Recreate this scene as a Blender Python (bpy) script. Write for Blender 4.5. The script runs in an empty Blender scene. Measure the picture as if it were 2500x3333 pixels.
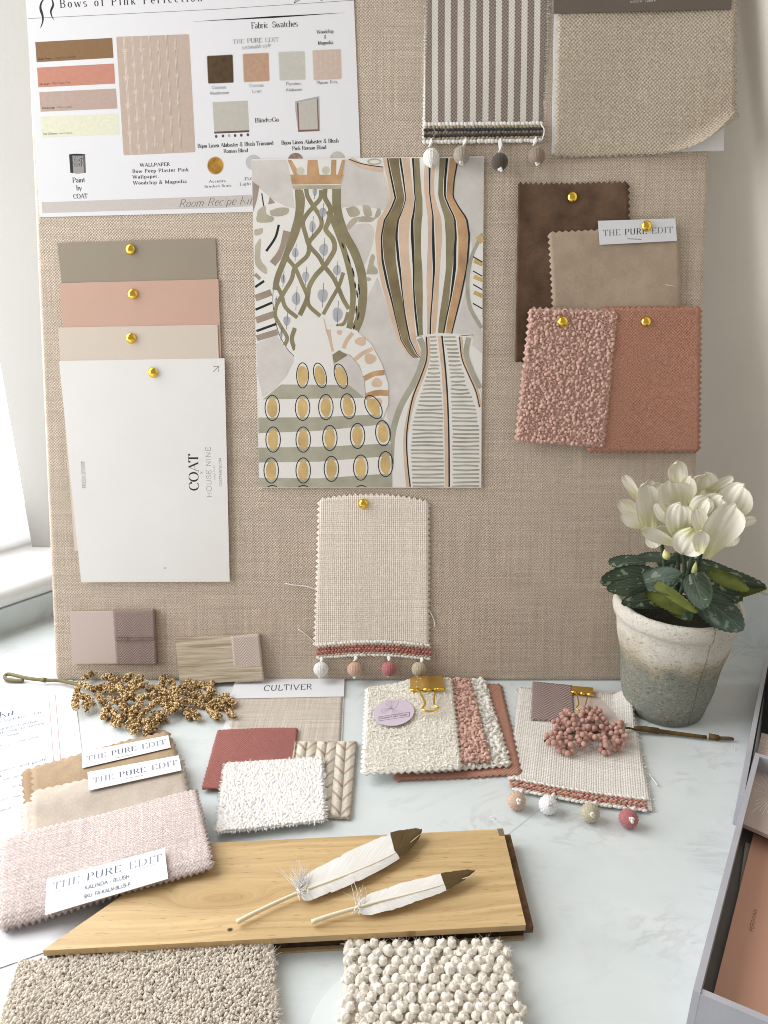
import bpy, math, random
import numpy as np
from mathutils import Vector, Matrix, Quaternion
R = math.radians
random.seed(7); rng = np.random.default_rng(7)
S = bpy.context.scene

# ---------------------------------------------------------------- camera
W, H, FOC = 2500.0, 3333.0, 2407.0          # photograph size and focal length, in its pixels
PITCH, LEAN = R(20.0), R(14.5)              # camera looks down, board leans back
CAM = Vector((0.0116, -0.6027, 0.390))
cd = bpy.data.cameras.new('camera'); co = bpy.data.objects.new('camera', cd)
S.collection.objects.link(co); S.camera = co
co.location = CAM; co.rotation_euler = (R(90) - PITCH, 0, 0)
cd.sensor_fit = 'VERTICAL'; cd.sensor_height = 36.0; cd.lens = 36.0 * FOC / H
cd.clip_start = 0.01; cd.clip_end = 50
S.render.resolution_x, S.render.resolution_y = 768, 1024

# ---------------------------------------------------------------- light
wd = bpy.data.worlds.new('World'); S.world = wd; wd.use_nodes = True
bg = wd.node_tree.nodes['Background']
bg.inputs['Color'].default_value = (1.0, 0.935, 0.85, 1); bg.inputs['Strength'].default_value = 0.40
WINDOW_STRENGTH = 6.2
S.view_settings.view_transform = 'Standard'; S.view_settings.look = 'None'
S.view_settings.exposure = 0.06; S.view_settings.gamma = 1.0
try: S.view_settings.use_curve_mapping = False
except Exception: pass
S.cycles.max_bounces = 6; S.cycles.diffuse_bounces = 4; S.cycles.glossy_bounces = 3
S.cycles.use_denoising = True; S.cycles.filter_width = 1.0

# ---------------------------------------------------------------- frames: places on the board and the worktop
FW = Vector((0, math.cos(PITCH), -math.sin(PITCH))); UP = Vector((0, math.sin(PITCH), math.cos(PITCH))); RT = Vector((1, 0, 0))
def ray(x, y): return FW + RT * ((x - W / 2) / FOC) - UP * ((y - H / 2) / FOC)
def hit(o, n, x, y):
    d = ray(x, y); return CAM + d * ((o - CAM).dot(n) / d.dot(n))
class Frame:
    def __init__(s, o, X, Y, Z):
        s.o, s.X, s.Y, s.Z = Vector(o), Vector(X), Vector(Y), Vector(Z)
        s.M = Matrix(((s.X.x, s.Y.x, s.Z.x, s.o.x), (s.X.y, s.Y.y, s.Z.y, s.o.y), (s.X.z, s.Y.z, s.Z.z, s.o.z), (0, 0, 0, 1)))
    def hit(s, x, y, h=0): return hit(s.o + s.Z * h, s.Z, x, y)
    def to(s, P): d = P - s.o; return Vector((d.dot(s.X), d.dot(s.Y), d.dot(s.Z)))
    def loc(s, x, y, h=0): return s.to(s.hit(x, y, h))
    def world(s, p): return s.o + s.X * p[0] + s.Y * p[1] + s.Z * p[2]
BOARD = Frame((0, 0, 0), (1, 0, 0), (0, math.sin(LEAN), math.cos(LEAN)), (0, -math.cos(LEAN), math.sin(LEAN)))
TABLE = Frame((0, 0, 0), (1, 0, 0), (0, 1, 0), (0, 0, 1))
def tp(x, y, z=0): return TABLE.hit(x, y, z)
def place(F, q, z=0):
    """local frame of a flat thing whose four corners (TL,TR,BR,BL, each x,y[,height]) lie on F, and its local corners"""
    P = [F.hit(p[0], p[1], z + (p[2] if len(p) > 2 else 0)) for p in q]
    c = (P[0] + P[1] + P[2] + P[3]) / 4
    X = (P[1] - P[0]).normalized() + (P[2] - P[3]).normalized(); X = (X - F.Z * X.dot(F.Z)).normalized()
    c = c - F.Z * ((c - F.o).dot(F.Z) - z)
    G = Frame(c, X, F.Z.cross(X), F.Z)
    return G, [G.to(p) for p in P]

# ---------------------------------------------------------------- object helpers
COL = S.collection
def tag(o, label=None, cat=None, group=None, kind=None):
    if label: o['label'] = label
    if cat: o['category'] = cat
    if group: o['group'] = group
    if kind: o['kind'] = kind
    return o
def empty(name, F, label, cat, group=None):
    o = bpy.data.objects.new(name, None); COL.objects.link(o); o.empty_display_size = 0.01
    o.matrix_world = F.M if isinstance(F, Frame) else Matrix.Translation(F)
    return tag(o, label, cat, group)
class MB:
    def __init__(s): s.v = []; s.f = []; s.m = []; s.uv = {}
    def add(s, vs, fs, m=0):
        b = len(s.v); s.v += [tuple(map(float, v)) for v in vs]
        s.f += [tuple(int(i) + b for i in f) for f in fs]; s.m += [m] * len(fs); return b
    def poly(s, pts, z=None, m=0):
        s.add([(p[0], p[1], p[2] if z is None else z) for p in pts], [tuple(range(len(pts)))], m)
    def box(s, x0, x1, y0, y1, z0, z1, m=0):
        v = [(x, y, z) for z in (z0, z1) for y in (y0, y1) for x in (x0, x1)]
        s.add(v, [(0, 2, 3, 1), (4, 5, 7, 6), (0, 1, 5, 4), (2, 6, 7, 3), (0, 4, 6, 2), (1, 3, 7, 5)], m)
    def prism(s, pts, z0, z1, m=0, mside=None):
        n = len(pts); b0 = [(p[0], p[1], z0) for p in pts]; b1 = [(p[0], p[1], z1) for p in pts]
        a = sum(pts[i][0] * pts[(i + 1) % n][1] - pts[(i + 1) % n][0] * pts[i][1] for i in range(n))
        if a < 0: b0.reverse(); b1.reverse()
        s.add(b1, [tuple(range(n))], m); s.add(b0, [tuple(range(n - 1, -1, -1))], m)
        s.add(b0 + b1, [(i, (i + 1) % n, n + (i + 1) % n, n + i) for i in range(n)], m if mside is None else mside)
    def tube(s, pts, r, n=8, m=0, cap=True):
        pts = [Vector(p) for p in pts]; k = len(pts)
        rr = list(r) if hasattr(r, '__len__') else [r] * k
        vs = []; up = Vector((0.13, 0.2, 0.97))
        for i, p in enumerate(pts):
            t = (pts[min(i + 1, k - 1)] - pts[max(i - 1, 0)]).normalized()
            a = t.cross(up)
            if a.length < 1e-4: a = t.cross(Vector((1, 0, 0)))
            a.normalize(); b = t.cross(a); up = b if b.dot(up) > 0 else -b
            up = b * (1 if b.dot(up) >= 0 else -1) if False else Vector((0.13, 0.2, 0.97))
            vs += [p + (a * math.cos(2 * math.pi * j / n) + b * math.sin(2 * math.pi * j / n)) * rr[i] for j in range(n)]
        fs = [(i * n + j, i * n + (j + 1) % n, (i + 1) * n + (j + 1) % n, (i + 1) * n + j) for i in range(k - 1) for j in range(n)]
        if cap: fs += [tuple(range(n - 1, -1, -1)), tuple(range((k - 1) * n, k * n))]
        s.add(vs, fs, m)
    def lathe(s, prof, n=32, m=0, M=None, warp=None, close=True):
        vs = []; k = len(prof)
        for i, (r, z) in enumerate(prof):
            for j in range(n):
                a = 2 * math.pi * j / n; q = r * (warp(a, i) if warp else 1)
                vs.append(Vector((q * math.cos(a), q * math.sin(a), z)))
        if M is not None: vs = [M @ v for v in vs]
        fs = [(i * n + j, i * n + (j + 1) % n, (i + 1) * n + (j + 1) % n, (i + 1) * n + j) for i in range(k - 1) for j in range(n)]
        if close: fs += [tuple(range(n - 1, -1, -1)), tuple(range((k - 1) * n, k * n))]
        s.add(vs, fs, m)
    def many(s, base, C, Rm, Sc, m=0):
        """copies of base=(verts,faces) at centres C with rotations Rm and scales Sc (all arrays)"""
        V, Fs = base; n = len(V); C = np.asarray(C, float); N = len(C)
        if N == 0: return
        Sc = np.asarray(Sc, float)
        if Sc.ndim == 1: Sc = np.repeat(Sc[:, None], 3, 1)
        P = np.einsum('nij,nkj->nki', Rm, V[None] * Sc[:, None, :]) + C[:, None, :]
        b = len(s.v); s.v += list(map(tuple, P.reshape(-1, 3).tolist()))
        F = np.asarray(Fs)[None] + (np.arange(N) * n)[:, None, None] + b
        s.f += list(map(tuple, F.reshape(-1, F.shape[2]).tolist())); s.m += [m] * (N * len(Fs))
    def build(s, name, mats, parent=None, F=None, smooth=True, sharp=None):
        me = bpy.data.meshes.new(name); me.from_pydata(s.v, [], s.f)
        mats = mats if isinstance(mats, (list, tuple)) else [mats]
        for x in mats: me.materials.append(x)
        me.polygons.foreach_set('material_index', s.m)
        me.polygons.foreach_set('use_smooth', [bool(smooth)] * len(s.f))
        if s.uv:
            ul = me.uv_layers.new(name='UVMap')
            li = np.empty(len(me.loops), dtype=np.int32); me.loops.foreach_get('vertex_index', li)
            ua = np.zeros((len(s.v), 2)); 
            for k, u in s.uv.items(): ua[k] = u
            ul.data.foreach_set('uv', ua[li].ravel())
        me.update()
        if sharp is not None:
            try: me.set_sharp_from_angle(angle=R(sharp))
            except Exception: pass
        o = bpy.data.objects.new(name, me); COL.objects.link(o)
        if parent is not None: o.parent = parent
        elif F is not None: o.matrix_world = F.M if isinstance(F, Frame) else F
        return o
def ico(sub):
    t = (1 + 5 ** .5) / 2
    v = [(-1, t, 0), (1, t, 0), (-1, -t, 0), (1, -t, 0), (0, -1, t), (0, 1, t), (0, -1, -t), (0, 1, -t), (t, 0, -1), (t, 0, 1), (-t, 0, -1), (-t, 0, 1)]
    v = [Vector(p).normalized() for p in v]
    f = [(0, 11, 5), (0, 5, 1), (0, 1, 7), (0, 7, 10), (0, 10, 11), (1, 5, 9), (5, 11, 4), (11, 10, 2), (10, 7, 6), (7, 1, 8), (3, 9, 4), (3, 4, 2), (3, 2, 6), (3, 6, 8), (3, 8, 9), (4, 9, 5), (2, 4, 11), (6, 2, 10), (8, 6, 7), (9, 8, 1)]
    for _ in range(sub):
        c = {}; g = []
        def mid(a, b):
            k = (min(a, b), max(a, b))
            if k not in c: c[k] = len(v); v.append(((v[a] + v[b]) / 2).normalized())
            return c[k]
        for a, b, d in f:
            x, y, z = mid(a, b), mid(b, d), mid(d, a); g += [(a, x, z), (b, y, x), (d, z, y), (x, y, z)]
        f = g
    return np.array([tuple(p) for p in v]), np.array(f)
ICO1, ICO2 = ico(1), ico(2)
def curl_base(arc=230, seg=6, n=5, r=.34):
    mb = MB(); mb.tube([(math.cos(R(arc) * i / seg) , math.sin(R(arc) * i / seg), .25 * math.sin(i * 1.3)) for i in range(seg + 1)], [r * (.75 + .4 * math.sin(math.pi * i / seg)) for i in range(seg + 1)], n, cap=False)
    return np.array(mb.v) * .75, np.array(mb.f)
CURL = curl_base()
def rots(N, tilt=1.0):
    """random rotations: full turn about z, tilt about a random horizontal axis"""
    a = rng.uniform(0, 2 * np.pi, N); b = rng.normal(0, tilt, N); c = rng.uniform(0, 2 * np.pi, N)
    def rz(t):
        o = np.zeros((N, 3, 3)); o[:, 0, 0] = o[:, 1, 1] = np.cos(t); o[:, 0, 1] = -np.sin(t); o[:, 1, 0] = np.sin(t); o[:, 2, 2] = 1; return o
    rx = np.zeros((N, 3, 3)); rx[:, 0, 0] = 1; rx[:, 1, 1] = rx[:, 2, 2] = np.cos(b); rx[:, 1, 2] = -np.sin(b); rx[:, 2, 1] = np.sin(b)
    return rz(c) @ rx @ rz(a)
def smooth(pts, n=6):
    """Catmull-Rom through the points"""
    p = [np.array(q, float) for q in pts]; p = [2 * p[0] - p[1]] + p + [2 * p[-1] - p[-2]]; out = []
    for i in range(1, len(p) - 2):
        for k in range(n):
            t = k / n
            out.append(.5 * (2 * p[i] + (p[i + 1] - p[i - 1]) * t + (2 * p[i - 1] - 5 * p[i] + 4 * p[i + 1] - p[i + 2]) * t * t + (3 * p[i] - p[i - 1] - 3 * p[i + 1] + p[i + 2]) * t ** 3))
    out.append(p[-2]); return out
def bil(c, u, v):
    return (c[0] * (1 - u) + c[1] * u) * (1 - v) + (c[3] * (1 - u) + c[2] * u) * v
def sheet(mb, c, nx, ny, th, zig=(0, 0, 0, 0), h=None, jit=0.0, m=0, mb_back=None, warp=None):
    """cloth or card between four local corners; zig = tooth depth on left,right,top,bottom edge; h(u,v) lifts it"""
    N = (nx + 1) * (ny + 1); top = []; bot = []
    eu = (c[1] - c[0]).normalized(); ev = (c[3] - c[0]).normalized()
    for j in range(ny + 1):
        for i in range(nx + 1):
            u, v = i / nx, j / ny; p = bil(c, u, v)
            d = lambda k, idx, a: (a if idx % 2 else 0) + random.uniform(-jit, jit) * (1 if (jit) else 0)
            if i == 0: p = p - eu * d(0, j, zig[0])
            if i == nx: p = p + eu * d(1, j, zig[1])
            if j == 0: p = p - ev * d(2, i, zig[2])
            if j == ny: p = p + ev * d(3, i, zig[3])
            z = h(u, v) if h else 0
            q = Vector((p.x, p.y, p.z + z))
            if warp: q = warp(u, v, q)
            top.append(q + Vector((0, 0, th))); bot.append(q)
    w = nx + 1; fs = []; fb = []
    for j in range(ny):
        for i in range(nx):
            a = j * w + i; fs.append((a, a + w, a + w + 1, a + 1)); fb.append((N + a, N + a + 1, N + a + w + 1, N + a + w))
    ring = [i for i in range(nx)] + [nx + j * w for j in range(ny)] + [ny * w + i for i in range(nx, 0, -1)] + [j * w for j in range(ny, 0, -1)]
    sd = [(ring[k], ring[(k + 1) % len(ring)], N + ring[(k + 1) % len(ring)], N + ring[k]) for k in range(len(ring))]
    b = mb.add(top + bot, fs, m); k = m if mb_back is None else mb_back
    mb.f += [tuple(i + b for i in f) for f in fb + sd]; mb.m += [k] * len(fb) + [m] * len(sd)
def on_sheet(c, n, h=None, edge=.0):
    """n random points (x,y,z arrays) over a sheet"""
    u = rng.uniform(edge, 1 - edge, n); v = rng.uniform(edge, 1 - edge, n)
    return scatter(c, u, v, h)
def scatter(c, u, v, h=None):
    C = [np.array(tuple(p)) for p in c]
    P = (C[0] * (1 - u)[:, None] + C[1] * u[:, None]) * (1 - v)[:, None] + (C[3] * (1 - u)[:, None] + C[2] * u[:, None]) * v[:, None]
    if h is not None: P[:, 2] += np.array([h(a, b) for a, b in zip(u, v)])
    return P
def packed(c, sp, jit=.35, inset=0):
    """jittered hex grid in uv over a sheet with spacing sp"""
    wx = ((c[1] - c[0]).length + (c[2] - c[3]).length) / 2; wy = ((c[3] - c[0]).length + (c[2] - c[1]).length) / 2
    nx, ny = max(1, int(wx / sp)), max(1, int(wy / (sp * .87))); u = []; v = []
    for j in range(ny):
        for i in range(nx):
            u.append((i + .5 + (.25 if j % 2 else -.25) + random.uniform(-jit, jit)) / nx); v.append((j + .5 + random.uniform(-jit, jit)) / ny)
    return np.clip(np.array(u), inset, 1 - inset), np.clip(np.array(v), inset, 1 - inset)

# ---------------------------------------------------------------- materials
class NT:
    def __init__(s, name):
        s.mat = bpy.data.materials.new(name); s.mat.use_nodes = True; s.t = s.mat.node_tree; s.b = s.t.nodes['Principled BSDF']
    def n(s, typ, props=None, **ins):
        k = s.t.nodes.new('ShaderNode' + typ)
        for a, b in (props or {}).items(): setattr(k, a, b)
        for a, b in ins.items():
            s.set(k.inputs[a if not a.startswith('i_') else int(a[2:])], b)
        return k
    def set(s, inp, val):
        if isinstance(val, bpy.types.NodeSocket): s.t.links.new(val, inp)
        elif isinstance(val, bpy.types.Node): s.t.links.new(val.outputs[0], inp)
        elif isinstance(val, (tuple, list)) and len(val) == 3 and inp.type == 'RGBA': inp.default_value = (*val, 1)
        else: inp.default_value = val
    def math(s, op, a, b=0.0, c=0.0, clamp=False):
        k = s.n('Math', {'operation': op, 'use_clamp': clamp}, i_0=a, i_1=b, i_2=c); return k.outputs[0]
    def mix(s, f, a, b, mode='MIX'):
        k = s.n('Mix', {'data_type': 'RGBA', 'blend_type': mode}, i_0=f, i_6=a, i_7=b); return k.outputs[2]
    def noise(s, co, scale, detail=3, rough=.55, dist=0):
        k = s.n('TexNoise', None, Vector=co, Scale=scale, Detail=detail, Roughness=rough, Distortion=dist); return k.outputs[0]
    def ramp(s, f, a, b):
        return s.n('MapRange', {'clamp': True}, i_0=f, i_1=a, i_2=b, i_3=0.0, i_4=1.0).outputs[0]
    def map(s, co, sc=(1, 1, 1), loc=(0, 0, 0), rot=(0, 0, 0)):
        return s.n('Mapping', None, Vector=co, Scale=sc, Location=loc, Rotation=rot).outputs[0]
    def obj(s): return s.n('TexCoord').outputs['Object']
    def bump(s, h, strength=.3, dist=.001):
        return s.n('Bump', None, Height=h, Strength=strength, Distance=dist).outputs[0]
    def out(s, col=None, rough=None, nor=None, **kw):
        if col is not None: s.set(s.b.inputs['Base Color'], col)
        if rough is not None: s.set(s.b.inputs['Roughness'], rough)
        if nor is not None: s.set(s.b.inputs['Normal'], nor)
        for a, b in kw.items(): s.set(s.b.inputs[a.replace('_', ' ')], b)
        return s.mat
def sr(r, g, b):
    f = lambda c: (c / 255 / 12.92) if c <= 10.3 else ((c / 255 + .055) / 1.055) ** 2.4
    return (f(r), f(g), f(b))
CACHE = {}
def plain(name, col, rough=.7, var=.06, scale=60, metal=0.0, bump=0.0, bscale=900, spec=.3, sheen=0.0, grain=0.0):
    if name in CACHE: return CACHE[name]
    t = NT(name); co = t.obj(); nz = t.noise(co, scale, 4)
    c = t.mix(t.ramp(nz, .3, .7), tuple(x * (1 - var) for x in col), tuple(min(1, x * (1 + var)) for x in col))
    if bump and grain:
        gf = t.noise(co, bscale, 2, .6); gm = t.math('ADD', 1 - grain, t.math('MULTIPLY', gf, 2 * grain)); c = t.mix(1.0, c, t.n('CombineXYZ', None, i_0=gm, i_1=gm, i_2=gm).outputs[0], 'MULTIPLY')
    nor = t.bump(t.noise(co, bscale, 3), bump, .0006) if bump else None
    CACHE[name] = t.out(c, rough, nor, Metallic=metal, Specular_IOR_Level=spec, Sheen_Weight=sheen); return CACHE[name]
def weave(name, c1, c2, p, kind='plain', bump=.5, fuzz=.5, mottle=.12, contrast=.8, wob=.15, slub=0.0, ang=0, sheen=.0, dist=.0006):
    """woven cloth: c1/c2 yarn colours, p thread pitch in metres"""
    if name in CACHE: return CACHE[name]
    t = NT(name); o = t.obj()
    if ang: o = t.map(o, rot=(0, 0, R(ang)))
    nz = t.n('TexNoise', None, Vector=o, Scale=.22 / p, Detail=2).outputs['Color']
    o2 = t.n('VectorMath', {'operation': 'MULTIPLY_ADD'}, i_0=nz, i_1=(wob * p * 2,) * 3, i_2=o).outputs[0]
    sx = t.n('SeparateXYZ', None, i_0=o2); x, y = sx.outputs[0], sx.outputs[1]; k = math.pi / p
    S_ = lambda a: t.math('SINE', a)
    if kind == 'plain': s_ = t.math('MULTIPLY', S_(t.math('MULTIPLY', x, k)), S_(t.math('MULTIPLY', y, k)))
    elif kind == 'twill': s_ = S_(t.math('MULTIPLY', t.math('ADD', x, y), k))
    elif kind == 'herring':
        s_ = S_(t.math('MULTIPLY', t.math('ADD', y, t.math('PINGPONG', x, p * 5)), k * 1.0))
    elif kind == 'rib': s_ = S_(t.math('MULTIPLY', y, 2 * k))
    elif kind == 'basket': s_ = t.math('ADD', t.math('MULTIPLY', S_(t.math('MULTIPLY', x, 2 * k)), .5), t.math('MULTIPLY', S_(t.math('MULTIPLY', y, 2 * k)), .5))
    fn = t.noise(o, 1.1 / p, 2, .6)
    f = t.math('ADD', t.math('MULTIPLY', s_, .5 * contrast), t.math('ADD', t.math('MULTIPLY', t.math('SUBTRACT', fn, .5), fuzz * 2), .5), clamp=True)
    c = t.mix(f, c1, c2)
    lo = t.noise(o, 28, 3); md = t.noise(o, 200, 2)
    g = t.math('ADD', 1 - mottle, t.math('MULTIPLY', t.math('ADD', lo, md), mottle))
    if slub:
        hx = t.noise(t.map(o, (12, 1.0 / p, 1)), 1.0, 2); hy = t.noise(t.map(o, (1.0 / p, 12, 1)), 1.0, 2)
        g = t.math('ADD', g, t.math('MULTIPLY', t.math('SUBTRACT', t.math('ADD', hx, hy), 1.0), slub))
    gc = t.n('CombineXYZ', None, i_0=g, i_1=g, i_2=g).outputs[0]
    c = t.mix(1.0, c, gc, 'MULTIPLY')
    nor = t.bump(t.math('ADD', t.math('MULTIPLY', s_, .5), fn), bump, dist)
    CACHE[name] = t.out(c, .9, nor, Specular_IOR_Level=.12, Sheen_Weight=sheen); return CACHE[name]
# ---------------------------------------------------------------- lettering: a stroke alphabet (L line, A arc cx cy rx ry a0 a1, S serif x y w), cap height 1
GL = {
'A': (.86, "L.06 0 .43 1;L.43 1 .8 0;L.2 .34 .67 .34;S.06 0 .22;S.8 0 .26"), 'B': (.72, "L.16 0 .16 1;L.16 1 .36 1;A.36 .76 .24 .24 90 -90;L.36 .52 .16 .52;A.38 .26 .27 .26 90 -90;L.38 0 .16 0;S.16 0 .24;S.16 1 .24"),
'C': (.8, "A.45 .5 .37 .5 48 312;L.7 .87 .72 .68"), 'D': (.84, "L.16 0 .16 1;L.16 1 .36 1;A.36 .5 .4 .5 90 -90;L.36 0 .16 0;S.16 0 .24;S.16 1 .24"),
'E': (.68, "L.16 0 .16 1;L.16 1 .6 1;L.16 0 .62 0;L.16 .52 .5 .52;L.6 1 .6 .84;L.62 0 .63 .18;S.14 0 .2;S.14 1 .2"), 'F': (.64, "L.16 0 .16 1;L.16 1 .6 1;L.16 .5 .48 .5;L.6 1 .6 .82;S.16 0 .26;S.14 1 .2"),
'G': (.86, "A.46 .5 .38 .5 48 330;L.72 .42 .72 .06;S.7 .42 .22;L.7 .87 .72 .68"), 'H': (.86, "L.16 0 .16 1;L.7 0 .7 1;L.16 .52 .7 .52;S.16 0 .24;S.16 1 .24;S.7 0 .24;S.7 1 .24"),
'I': (.34, "L.17 0 .17 1;S.17 0 .24;S.17 1 .24"), 'J': (.5, "L.34 1 .34 .2;A.2 .18 .14 .18 0 -140;S.34 1 .24"), 'K': (.8, "L.16 0 .16 1;L.68 1 .18 .4;L.34 .56 .74 0;S.16 0 .24;S.16 1 .24;S.68 1 .2;S.74 0 .2"),
'L': (.66, "L.16 0 .16 1;L.16 0 .6 0;L.6 0 .61 .2;S.16 1 .24;S.14 0 .2"), 'M': (1.0, "L.14 0 .16 1;L.16 1 .5 .05;L.5 .05 .84 1;L.84 1 .86 0;S.14 0 .2;S.86 0 .24;S.12 1 .14;S.88 1 .14"),
'N': (.86, "L.15 0 .15 1;L.15 1 .72 0;L.72 0 .72 1;S.15 0 .2;S.72 1 .2;S.12 1 .14"), 'O': (.9, "A.45 .5 .37 .5 0 360"), 'P': (.7, "L.16 0 .16 1;L.16 1 .36 1;A.36 .73 .27 .27 90 -90;L.36 .46 .16 .46;S.16 0 .26;S.16 1 .24"),
'Q': (.9, "A.45 .5 .37 .5 0 360;L.46 .1 .8 -.14"), 'R': (.78, "L.16 0 .16 1;L.16 1 .36 1;A.36 .75 .25 .25 90 -90;L.36 .5 .16 .5;L.4 .5 .72 0;S.16 0 .26;S.16 1 .24;S.74 0 .16"),
'S': (.64, "A.32 .755 .22 .245 35 250;A.32 .255 .25 .255 90 -145;L.51 .88 .53 .72;L.1 .12 .08 .3"), 'T': (.74, "L.37 0 .37 1;L.06 1 .68 1;L.06 1 .05 .8;L.68 1 .69 .8;S.37 0 .26"),
'U': (.84, "L.15 1 .15 .32;A.42 .32 .27 .32 180 360;L.69 .32 .69 1;S.15 1 .24;S.69 1 .2"), 'V': (.84, "L.06 1 .42 0;L.42 0 .78 1;S.07 1 .24;S.77 1 .2"), 'W': (1.16, "L.05 1 .32 0;L.32 0 .58 .95;L.58 .95 .82 0;L.82 0 1.1 1;S.06 1 .22;S.58 1 .2;S1.1 1 .18"),
'X': (.8, "L.1 1 .7 0;L.1 0 .7 1;S.1 1 .2;S.7 0 .2;S.1 0 .2;S.7 1 .2"), 'Y': (.8, "L.06 1 .4 .45;L.74 1 .4 .45;L.4 .45 .4 0;S.4 0 .26;S.07 1 .2;S.73 1 .18"), 'Z': (.7, "L.1 1 .62 1;L.62 1 .08 0;L.08 0 .64 0"),
'a': (.54, "A.25 .17 .17 .17 0 360;L.42 .44 .42 .06;A.26 .46 .16 .18 0 150;L.42 .06 .5 .0"), 'b': (.58, "L.13 1 .13 0;A.31 .32 .2 .32 140 -140;S.09 1 .12"), 'c': (.5, "A.29 .32 .21 .32 50 310"),
'd': (.6, "L.46 1 .46 0;A.28 .32 .2 .32 40 320;S.42 1 .12;S.5 0 .1"), 'e': (.52, "A.28 .32 .2 .32 -45 -360;L.08 .35 .48 .35"), 'f': (.36, "L.17 0 .17 .78;A.3 .78 .13 .2 180 60;S.18 .62 .28;S.17 0 .22"),
'g': (.54, "A.26 .42 .17 .21 0 360;A.26 -.12 .2 .15 0 360;L.2 .22 .14 .12;L.14 .12 .34 .03;L.4 .56 .52 .6"), 'h': (.62, "L.13 1 .13 0;A.3 .42 .18 .22 170 0;L.48 .42 .48 0;S.13 0 .2;S.48 0 .2;S.09 1 .12"),
'i': (.3, "L.15 .62 .15 0;L.15 .86 .15 .92;S.15 0 .22;S.11 .62 .12"), 'j': (.3, "L.17 .62 .17 -.15;L.17 .86 .17 .92;A.06 -.15 .11 .12 0 -120;S.13 .62 .12"), 'k': (.6, "L.13 1 .13 0;L.46 .62 .15 .26;L.25 .36 .52 0;S.13 0 .2;S.09 1 .12;S.5 0 .16;S.46 .62 .16"),
'l': (.3, "L.15 1 .15 0;S.15 0 .22;S.11 1 .12"), 'm': (.92, "L.13 .62 .13 0;A.29 .42 .17 .22 170 0;L.46 .42 .46 0;A.62 .42 .17 .22 170 0;L.79 .42 .79 0;S.13 0 .18;S.46 0 .18;S.79 0 .18;S.09 .62 .12"),
'n': (.62, "L.13 .62 .13 0;A.3 .42 .18 .22 170 0;L.48 .42 .48 0;S.13 0 .2;S.48 0 .2;S.09 .62 .12"), 'o': (.56, "A.28 .32 .2 .32 0 360"), 'p': (.6, "L.13 .62 .13 -.32;A.31 .32 .2 .32 140 -140;S.13 -.32 .2;S.09 .62 .12"),
'q': (.6, "L.46 .62 .46 -.32;A.28 .32 .2 .32 40 320"), 'r': (.44, "L.13 .62 .13 0;A.3 .4 .17 .22 170 60;S.14 0 .22;S.09 .62 .12"), 's': (.44, "A.22 .475 .15 .16 35 250;A.22 .165 .16 .165 90 -145"),
't': (.38, "L.17 .85 .17 .12;A.28 .12 .11 .12 180 300;S.19 .62 .3"), 'u': (.62, "L.13 .62 .13 .2;A.3 .22 .17 .22 190 340;L.47 .62 .47 0;S.1 .62 .12;S.44 .62 .12;S.52 0 .1"), 'v': (.56, "L.06 .62 .28 0;L.28 0 .5 .62;S.08 .62 .18;S.49 .62 .14"),
'w': (.84, "L.05 .62 .24 0;L.24 0 .42 .6;L.42 .6 .6 0;L.6 0 .79 .62;S.07 .62 .16;S.78 .62 .14"), 'x': (.54, "L.08 .62 .47 0;L.08 0 .46 .62;S.08 .62 .16;S.47 0 .16"), 'y': (.56, "L.06 .62 .29 0;L.5 .62 .2 -.3;S.08 .62 .18;S.49 .62 .14"), 'z': (.5, "L.08 .62 .42 .62;L.42 .62 .07 0;L.07 0 .44 0"),
'&': (.86, "L.7 0 .22 .62;A.34 .78 .16 .2 200 -40;L.46 .66 .2 .42;A.3 .22 .22 .24 130 350;L.52 .2 .7 .5"), '.': (.24, "L.12 0 .12 .07"), ',': (.24, "L.12 .06 .08 -.12"), '-': (.42, "L.07 .36 .35 .36"), '\u2013': (.6, "L.05 .36 .55 .36"), '\u2014': (.8, "L.04 .34 .76 .34"), "'": (.2, "L.1 1 .09 .8"), ':': (.24, "L.12 0 .12 .07;L.12 .5 .12 .57"),
'0': (.6, "A.3 .5 .22 .5 0 360"), '1': (.44, "L.24 0 .24 1;L.24 1 .1 .86;S.24 0 .26"), '2': (.54, "A.27 .44 .18 .2 160 -20;L.44 .38 .09 0;L.09 0 .48 0"), '8': (.6, "A.3 .75 .2 .25 0 360;A.3 .26 .24 .26 0 360"), '9': (.6, "A.3 .68 .22 .32 0 360;L.52 .7 .3 0"),
}
def glyph_strokes(ch, serif):
    adv, src = GL[ch]; out = []
    for q in src.split(';'):
        k, n = q[0], [float(a) for a in q[1:].split()]
        if k == 'L': out.append(([(n[0], n[1]), (n[2], n[3])], 'L'))
        elif k == 'A':
            m = max(5, int(abs(n[5] - n[4]) / 18)); out.append(([(n[0] + n[2] * math.cos(R(n[4] + (n[5] - n[4]) * i / m)), n[1] + n[3] * math.sin(R(n[4] + (n[5] - n[4]) * i / m))) for i in range(m + 1)], 'A'))
        elif k == 'S' and serif: out.append(([(n[0] - n[2] / 2, n[1]), (n[0] + n[2] / 2, n[1])], 'S'))
    return adv, out
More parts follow.
